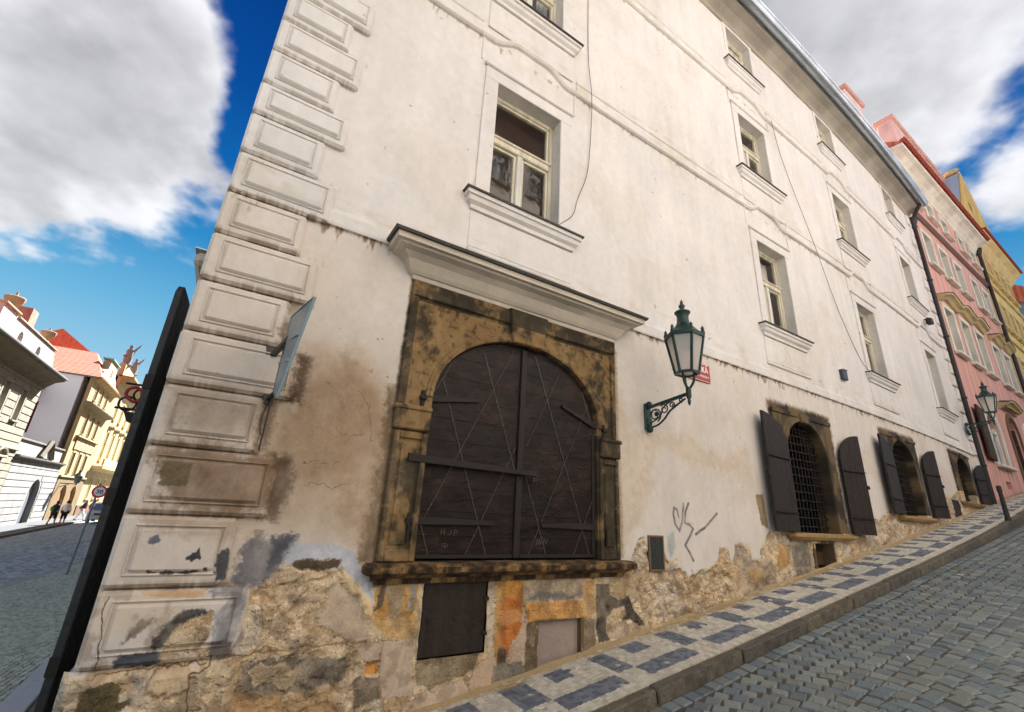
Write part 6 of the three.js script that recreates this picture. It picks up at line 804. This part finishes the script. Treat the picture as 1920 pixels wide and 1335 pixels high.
{ // white attic walls with urns behind the cream roof
  const t = thing('attic_gable', 'white attic wall with two dark arched openings above the cream house roof', 'wall', [-14, 0, -37.2], Math.PI / 2), wh = stucco(S(191, 189, 186)); const pts = [[0, 8.5], [12.4, 8.5], [12.4, 11.6], [11.6, 12.7], [2.6, 12.75], [2.4, 12.95], [0, 12.95]];
  mesh('wall', boxUV(extr(pts, -0.5, 0, 0.02, [archPts(4.2, 0.42, 11.75, 0.42, 11.2, 8), archPts(8.2, 0.42, 11.75, 0.42, 11.2, 8)])), wh, t); mesh('opening_back', box(3.4, 9, 11, 12.4, -0.75, -0.7, 0), M(S(90, 84, 90)), t); mesh('coping', merge([bx(-0.15, 2.55, 12.96, 13.1, -0.65, 0.15, 0.03), bx(2.56, 11.8, 12.76, 12.9, -0.6, 0.12, 0.03)]), stucco(S(178, 157, 128)), t);
  const urn = (l, x, k) => { const u = thing('stone_urn', l, 'urn', [-14.25, 13.0, -37.2 - x], 0, 'stone urns on the attic wall'); u.scale.setScalar(k); const m = stucco(S(186, 160, 125)); mesh('bowl', lathe([[0.2, 0.1], [0.16, 0.25], [0.42, 0.45], [0.7, 0.85], [0.82, 1.3], [0.78, 1.38], [0, 1.42]], 20), m, u); mesh('foot', lathe([[0.35, 0], [0.35, 0.08], [0.2, 0.12], [0.18, 0.2]], 16), m, u); mesh('finial', lathe([[0.2, 1.4], [0.16, 1.5], [0.1, 1.65], [0.12, 1.8], [0, 2.05]], 10), m, u); };
  urn('large stone urn with finial standing at the left end of the attic wall', 1.7, 0.68); urn('shallow stone urn at the right end of the attic wall', 9.6, 0.62);
  const r = thing('back_house', 'white gabled house with red roof and chimney behind the attic wall', 'house', [-17, 0, -40], Math.PI / 2); mesh('wall', box(0, 26, 6, 13.2, -8, 0, 0.02), wh, r); mesh('roof', boxUV(tris((() => { const o = []; quad(o, [-0.3, 13.2, 0.4], [26, 13.2, 0.4], [22, 16.6, -4], [2, 16.0, -4]); quad(o, [26, 13.2, -8], [-0.3, 13.2, -8], [2, 16, -4], [22, 16.6, -4]); o.push(-0.3, 13.2, 0.4, 2, 16, -4, -0.3, 13.2, -8, 26, 13.2, 0.4, 26, 13.2, -8, 22, 16.6, -4); return o; })())), tileM, r); mesh('chimney', box(3.2, 4.4, 13.2, 15.6, -1.0, -0.2, 0.03), stucco(S(165, 136, 120)), r); mesh('chimney', box(14, 15.6, 14.5, 17.6, -2.2, -1.0, 0.03), stucco(S(173, 128, 109)), r);
}

// ---------- the other side of the street, behind the viewer; the windows mirror it, its extent shaped to bounce sun onto the facade ----------
function opposite(name, label, x, w, h, color, trim) {
  const t = thing(name, label, 'house', [x + w, 0, 8.6], Math.PI), base = gyx(x) - 0.4, wins = [], n = Math.round(w / 2.1);
  for (let k = 0; k < n; k++) for (let f = 0; f < 5; f++) wins.push({ x: (k + 0.5) * w / n, y0: base + 1.9 + f * 3.2, y1: base + 3.7 + f * 3.2, w: 1.0 });
  const ok = wins.filter((q) => q.y1 < base + h - 0.6); shell(t, w, base, base + h, 9, stucco(color), ok); for (const q of ok) joinery(t, q, mats.woodWhite, stucco(trim), {});
  mesh('eaves_cove', boxUV(prof([[0, base + h - 0.5], [0.1, base + h - 0.45], [0.4, base + h - 0.1], [0.45, base + h], [0, base + h + 0.05]], 0, w)), stucco(trim), t); mesh('roof', boxUV(tris((() => { const y = base + h, o = []; quad(o, [0, y, 0.5], [w, y, 0.5], [w, y + 2.8, -4.5], [0, y + 2.8, -4.5]); quad(o, [w, y, -9], [0, y, -9], [0, y + 2.8, -4.5], [w, y + 2.8, -4.5]); o.push(0, y, 0.5, 0, y + 2.8, -4.5, 0, y, -9, w, y, 0.5, w, y, -9, w, y + 2.8, -4.5); return o; })())), tileM, t);
  for (let k = 0; k < 2; k++) mesh('ledge', box(0.02, w, base + 1.4 + 3.2 * (k + 0.05), base + 1.5 + 3.2 * (k + 0.05), 0.002, 0.1, 0.02), stucco(trim), t);
}
opposite('opposite_house', 'ochre house across the street mirrored in the near windows', -4, 14, 17.2, S(222, 212, 198), S(228, 222, 212));  // stretched leftward, unseen, to bounce sunlight onto the left end of the facade
opposite('opposite_house', 'cream house across the street mirrored in the middle windows', 10.1, 8.5, 16, S(226, 221, 214), S(234, 230, 224));
opposite('opposite_house', 'pale rose house across the street mirrored in the far windows', 18.7, 10, 14.2, S(228, 212, 202), S(236, 226, 216));
struct(mesh('opposite_pavement', sheet(-3, 40, 7.1, 8.7, 90, 2, (x) => gyx(x) + 0.01), mats.granite), 'opposite_pavement');

// unseen row added to continue the corner house, its height set to keep the side street in shade
for (const [z0, z1, h, c, l] of [[-13.1, -27, 17, S(214, 196, 160), 'tall unseen beige house behind the corner house on the side street'], [-27.1, -43, 17, S(206, 184, 168), 'unseen rose-grey house farther down the side street'], [-43.1, -62, 17, S(220, 208, 182), 'unseen cream house at the end of the side street row']]) {
  const t = thing('side_street_house', l, 'house', [0.4, 0, z1], -Math.PI / 2, 'houses on the shaded side of the side street'), w = z0 - z1, wins = []; for (let k = 0; k < Math.round(w / 2.6); k++) for (let f = 0; f < 4; f++) wins.push({ x: 1.3 + k * 2.6, y0: 1 + f * 3.6, y1: 2.9 + f * 3.6, w: 1 });
  shell(t, w, -0.6, h, 10, stucco(c), wins.filter((q) => q.x < w - 0.8)); for (const q of wins) if (q.x < w - 0.8) joinery(t, q, mats.woodWhite, trimW, {});
  mesh('roof', boxUV(tris((() => { const o = []; quad(o, [0, h, 0.5], [w, h, 0.5], [w, h + 3, -5], [0, h + 3, -5]); quad(o, [w, h, -10], [0, h, -10], [0, h + 3, -5], [w, h + 3, -5]); o.push(0, h, 0.5, 0, h + 3, -5, 0, h, -10, w, h, 0.5, w, h, -10, w, h + 3, -5); return o; })())), tileM, t);
}

// ---------- speed sign, hanging sign, lamp across the street ----------
{
  const x = -2.13, z = -11.97, t = thing('speed_sign', 'round red-rimmed 30 speed limit sign on a grey pole', 'road sign', [x, gyx(x), z]);
  const lean = [0.11, 2.05, 0]; mesh('pole', rod([0, -0.05, 0], [0.05, 2.1, 0], 0.024, 0.024, 10), M(S(120, 130, 136), { roughness: 0.4, metalness: 0.5 }), t);
  const face = grp('sign_face', t); face.position.set(0.09, 1.9, 0.04); face.rotation.y = 0.12;
  mesh('disc', new THREE.CylinderGeometry(0.152, 0.152, 0.012, 36).rotateX(Math.PI / 2), M(S(226, 30, 36), { roughness: 0.3 }), face); mesh('white_field', new THREE.CylinderGeometry(0.106, 0.106, 0.004, 36).rotateX(Math.PI / 2).translate(0, 0, 0.008), M(S(236, 236, 240), { roughness: 0.3 }), face);
  const g = new TextGeometry('30', { font, size: 0.096, depth: 0.003, curveSegments: 6 }); g.computeBoundingBox(); g.translate(-(g.boundingBox.max.x + g.boundingBox.min.x) / 2, -0.048, 0.0105); mesh('numerals', g, M(S(24, 24, 28)), face); mesh('sticker', box(-0.022, 0.022, 0.115, 0.148, 0.007, 0.009, 0.001), M(S(110, 150, 220)), face);
}
{
  const t = thing('hanging_sign', 'dark wrought-iron hanging sign with red figure on the side wall', 'hanging sign', [0, 0, -5.6]); const m = mats.ironPlain, red = M(S(150, 24, 30), { roughness: 0.5 });
  mesh('bracket', merge([rod([0.01, 3.3, 0], [-1.16, 3.3, 0], 0.018), rod([0.01, 2.9, 0], [-1.2, 2.9, 0], 0.018), rod([0.01, 3.6, 0], [-0.9, 3.3, 0], 0.012)]), m, t); const q = []; for (let k = 0; k < 5; k++) q.push(new THREE.TorusGeometry(0.07 + k * 0.01, 0.016, 6, 16).translate(-0.5 - k * 0.14, 2.98 + (k % 2) * 0.16, 0)); mesh('scrollwork', merge(q), m, t);
  mesh('figure', merge([new THREE.TorusGeometry(0.1, 0.026, 6, 14, 4.4).translate(-1.02, 3.15, 0), tube([[-1.1, 3.1, 0], [-1.0, 3.02, 0], [-0.9, 3.1, 0], [-0.84, 3.24, 0], [-0.95, 3.24, 0]], 0.026), new THREE.TorusGeometry(0.09, 0.024, 6, 14).translate(-0.72, 3.12, 0)]), red, t); mesh('sign_plate', boxUV(extr([[-1.08, 2.86], [-0.4, 2.82], [-0.44, 2.68], [-0.74, 2.6], [-1.0, 2.7]], -0.012, 0.012, 0.002)), m, t);
}
{ const t = thing('arcade_lantern', 'small dark lantern on a bracket before the brown arcade', 'lantern', [LX, 1.95, -50.6], Math.PI / 2); mesh('arm', merge([bar([0, 0, 0], [0, 0, 1.1], 0.07), bar([0, -0.35, 0], [0, 0, 0.7], 0.05)]), mats.pipe, t); mesh('lantern_body', new THREE.CylinderGeometry(0.32, 0.17, 0.62, 6).translate(0, 0.38, 1.1), M(S(78, 96, 98), { roughness: 0.2 }), t); mesh('lantern_cap', lathe([[0.4, 0.68], [0.16, 0.92], [0.1, 1.0], [0.12, 1.06], [0, 1.25]], 6, 0, 0, 1.1), mats.pipe, t); mesh('stem', lathe([[0.05, -0.1], [0.05, 0.1]], 8, 0, 0, 1.1), mats.pipe, t); }

// ---------- people ----------
function person(label, x, z, turn, J, cloth) {
  const t = thing('person', label, 'person', [x, gyx(x) + 0.015, z], turn, 'people walking on the far pavement'); t.scale.setScalar(0.95);
  const res = 52, mc = new MarchingCubes(res, new THREE.MeshBasicMaterial(), false, false, 60000), half = 0.95; mc.isolation = 0;
  const B = [...J], n = res; const P = V(0, 0, 0), d = (p, a, b, r0, r1) => { const ab = b.clone().sub(a), k = clamp(p.clone().sub(a).dot(ab) / ab.lengthSq(), 0, 1); return p.distanceTo(a.clone().addScaledVector(ab, k)) - mix(r0, r1, k); };
  const bones = B.map(([a, b, r0, r1, kind]) => [V(...a), V(...b), r0, r1, kind]);
  for (let k = 0; k < n; k++) for (let j = 0; j < n; j++) for (let i = 0; i < n; i++) { P.set((i - n / 2) / (n / 2) * half, (j - n / 2) / (n / 2) * half + 0.88, (k - n / 2) / (n / 2) * half); let s = 0; for (const [a, b, r0, r1] of bones) { const q = d(P, a, b, r0, r1); if (q < 0.4) s += Math.exp(-34 * q); } mc.field[k * n * n + j * n + i] = s > 0 ? Math.log(s) / 34 : -0.5; }
  mc.update(); const cnt = mc.count, pos = new Float32Array(cnt * 3), col = new Float32Array(cnt * 3);
  for (let i = 0; i < cnt; i++) { const x = mc.positionArray[i * 3] * half, y = mc.positionArray[i * 3 + 1] * half + 0.88, z = mc.positionArray[i * 3 + 2] * half; pos.set([x, y, z], i * 3); P.set(x, y, z); let best = 9, kd = 'skin'; for (const [a, b, r0, r1, kind] of bones) { const q = d(P, a, b, r0, r1); if (q < best) { best = q; kd = kind; } } const c = cloth[kd] ?? S(196, 140, 112); col.set([c.r, c.g, c.b], i * 3); }
  let g = new THREE.BufferGeometry(); g.setAttribute('position', new THREE.BufferAttribute(pos, 3)); g.setAttribute('color', new THREE.BufferAttribute(col, 3)); g = mergeVertices(g, 1e-4); g.computeVertexNormals();
  mesh('body', g, new THREE.MeshStandardMaterial({ vertexColors: true, roughness: 0.9 }), t); return t;
}
function walker(step, lean, shorts, arm) { // joints of a walking figure facing +z
  const hip = 0.88, s = step; return [
    [[0, 1.0, 0], [0, 1.38, lean], 0.15, 0.155, 'top'], [[-0.1, 1.36, lean], [0.1, 1.36, lean], 0.09, 0.09, 'top'], [[0, 1.44, lean], [0, 1.54, lean + 0.01], 0.055, 0.055, 'skin'], [[0, 1.6, lean + 0.03], [0, 1.68, lean + 0.02], 0.09, 0.1, 'hair'], [[0, 1.58, lean + 0.07], [0, 1.66, lean + 0.06], 0.07, 0.07, 'skin'],
    [[-0.08, hip + 0.04, 0], [0.08, hip + 0.04, 0], 0.14, 0.14, 'legs'], [[-0.09, hip, 0], [-0.1, 0.5, s * 0.7], 0.095, 0.07, 'legs'], [[-0.1, 0.48, s * 0.7], [-0.1, 0.1, s], 0.06, 0.045, shorts ? 'skin' : 'legs'], [[0.09, hip, 0], [0.1, 0.5, -s * 0.4], 0.095, 0.07, 'legs'], [[0.1, 0.48, -s * 0.4], [0.1, 0.12, -s * 1.2], 0.06, 0.045, shorts ? 'skin' : 'legs'],
    [[-0.1, 0.04, s - 0.02], [-0.1, 0.03, s + 0.16], 0.045, 0.04, 'shoe'], [[0.1, 0.06, -s * 1.2], [0.1, 0.03, -s * 1.2 + 0.15], 0.045, 0.04, 'shoe'],
    [[-0.2, 1.36, lean], [-0.26, 1.08, -arm], 0.055, 0.045, 'sleeve'], [[-0.26, 1.08, -arm], [-0.24, 0.85, arm * 0.2], 0.042, 0.034, 'skin'], [[0.2, 1.36, lean], [0.26, 1.08, arm], 0.055, 0.045, 'sleeve'], [[0.26, 1.08, arm], [0.24, 0.88, arm * 2], 0.042, 0.034, 'skin']];
}
const blk = S(34, 36, 44), hairD = S(48, 36, 30), sk = S(206, 146, 118);
{ const J = walker(0.2, 0.03, true, 0.1); J.push([[0.14, 1.1, -0.16], [0.16, 1.25, -0.17], 0.1, 0.09, 'bag']); person('person in dark clothes walking away with a green shoulder bag', -9.15, -43.4, Math.PI - 0.3, J, { top: blk, legs: blk, hair: hairD, sleeve: blk, skin: sk, shoe: sk, bag: S(60, 150, 70) }); }
person('person in a white top and black shorts walking with arms out', -8.5, -43.0, Math.PI + 0.2, walker(0.16, 0.02, true, 0.05), { top: S(232, 222, 214), legs: S(28, 28, 40), hair: hairD, sleeve: S(232, 222, 214), skin: sk, shoe: sk });
person('person in a dark purple shirt and white trousers striding', -8.85, -50.2, Math.PI / 2, walker(0.3, 0.1, false, 0.16), { top: S(70, 40, 56), legs: S(232, 230, 232), hair: S(190, 160, 140), sleeve: S(70, 40, 56), skin: sk, shoe: blk });
person('person in maroon half hidden beside the striding walker', -8.6, -52.6, Math.PI, walker(0.15, 0.02, false, 0.06), { top: S(120, 50, 50), legs: S(60, 50, 56), hair: hairD, sleeve: S(120, 50, 50), skin: sk, shoe: blk });

// ---------- parked car ----------
{
  const x = -6.75, t = thing('parked_car', 'silver car with yellow plate parked behind the speed sign', 'car', [x, gyx(x) - 0.11, -46.5], 0.03), paint = new THREE.MeshPhysicalMaterial({ color: S(206, 208, 214), roughness: 0.35, metalness: 0.4, clearcoat: 0.6 });
  const side = [[-2.1, 0.35], [-2.15, 0.75], [-2.0, 0.92], [-1.3, 1.0], [-0.7, 1.45], [1.2, 1.5], [1.85, 1.08], [2.05, 0.95], [2.12, 0.4], [1.9, 0.28], [-1.9, 0.28]]; const g = extr(side, -0.82, 0.82, 0.06); g.rotateY(Math.PI / 2); mesh('body', boxUV(g), paint, t); // nose towards +z after the turn
  const gl = M(S(60, 84, 120), { roughness: 0.08 }); const rw = extr([[-0.66, 1.07], [0.66, 1.07], [0.56, 1.42], [-0.56, 1.42]], 0, 0.02); rw.rotateX(-1.0); rw.translate(0, 0.7, 0.1); const rear = new THREE.PlaneGeometry(1.36, 0.52); rear.rotateX(-0.9); rear.translate(0, 1.26, 1.02); mesh('windscreen', boxUV((() => { const o = []; quad(o, [-0.72, 1.03, 1.33], [0.72, 1.03, 1.33], [0.62, 1.43, 0.76], [-0.62, 1.43, 0.76]); return tris(o); })()), gl, t);
  mesh('window', boxUV(box(-0.835, 0.835, 1.08, 1.4, -1.1, 0.6, 0.02)), gl, t);
  for (const [sx, sz] of [[-1, 1], [1, 1], [-1, -1], [1, -1]]) { const w = mesh('wheel', new THREE.CylinderGeometry(0.32, 0.32, 0.2, 20).rotateZ(Math.PI / 2).translate(sx * 0.76, 0.32, sz * 1.3), M(S(26, 26, 28)), t); mesh('rim', new THREE.CylinderGeometry(0.2, 0.2, 0.21, 14).rotateZ(Math.PI / 2).translate(sx * 0.765, 0.32, sz * 1.3), M(S(160, 162, 166), { metalness: 0.6, roughness: 0.4 }), w); }
  for (const s of [-1, 1]) mesh('headlight', box(s * 0.62 - 0.14, s * 0.62 + 0.14, 0.68, 0.82, 2.08, 2.16, 0.03), M(S(236, 232, 224), { roughness: 0.2 }), t);
  mesh('number_plate', box(-0.27, 0.27, 0.42, 0.55, 2.13, 2.165, 0.005), M(S(226, 196, 40)), t); mesh('bumper', box(-0.84, 0.84, 0.3, 0.5, 1.98, 2.13, 0.05), paint, t); mesh('grille', box(-0.4, 0.4, 0.62, 0.76, 2.1, 2.155, 0.01), mats.pipe, t); mesh('roof_marker', box(-0.12, 0.12, 1.5, 1.62, -0.1, 0.1, 0.02), mats.pipe, t);
}
scene.traverse((o) => { if (o.isMesh) { o.castShadow = true; o.receiveShadow = true; } });
renderer.render(scene, camera);
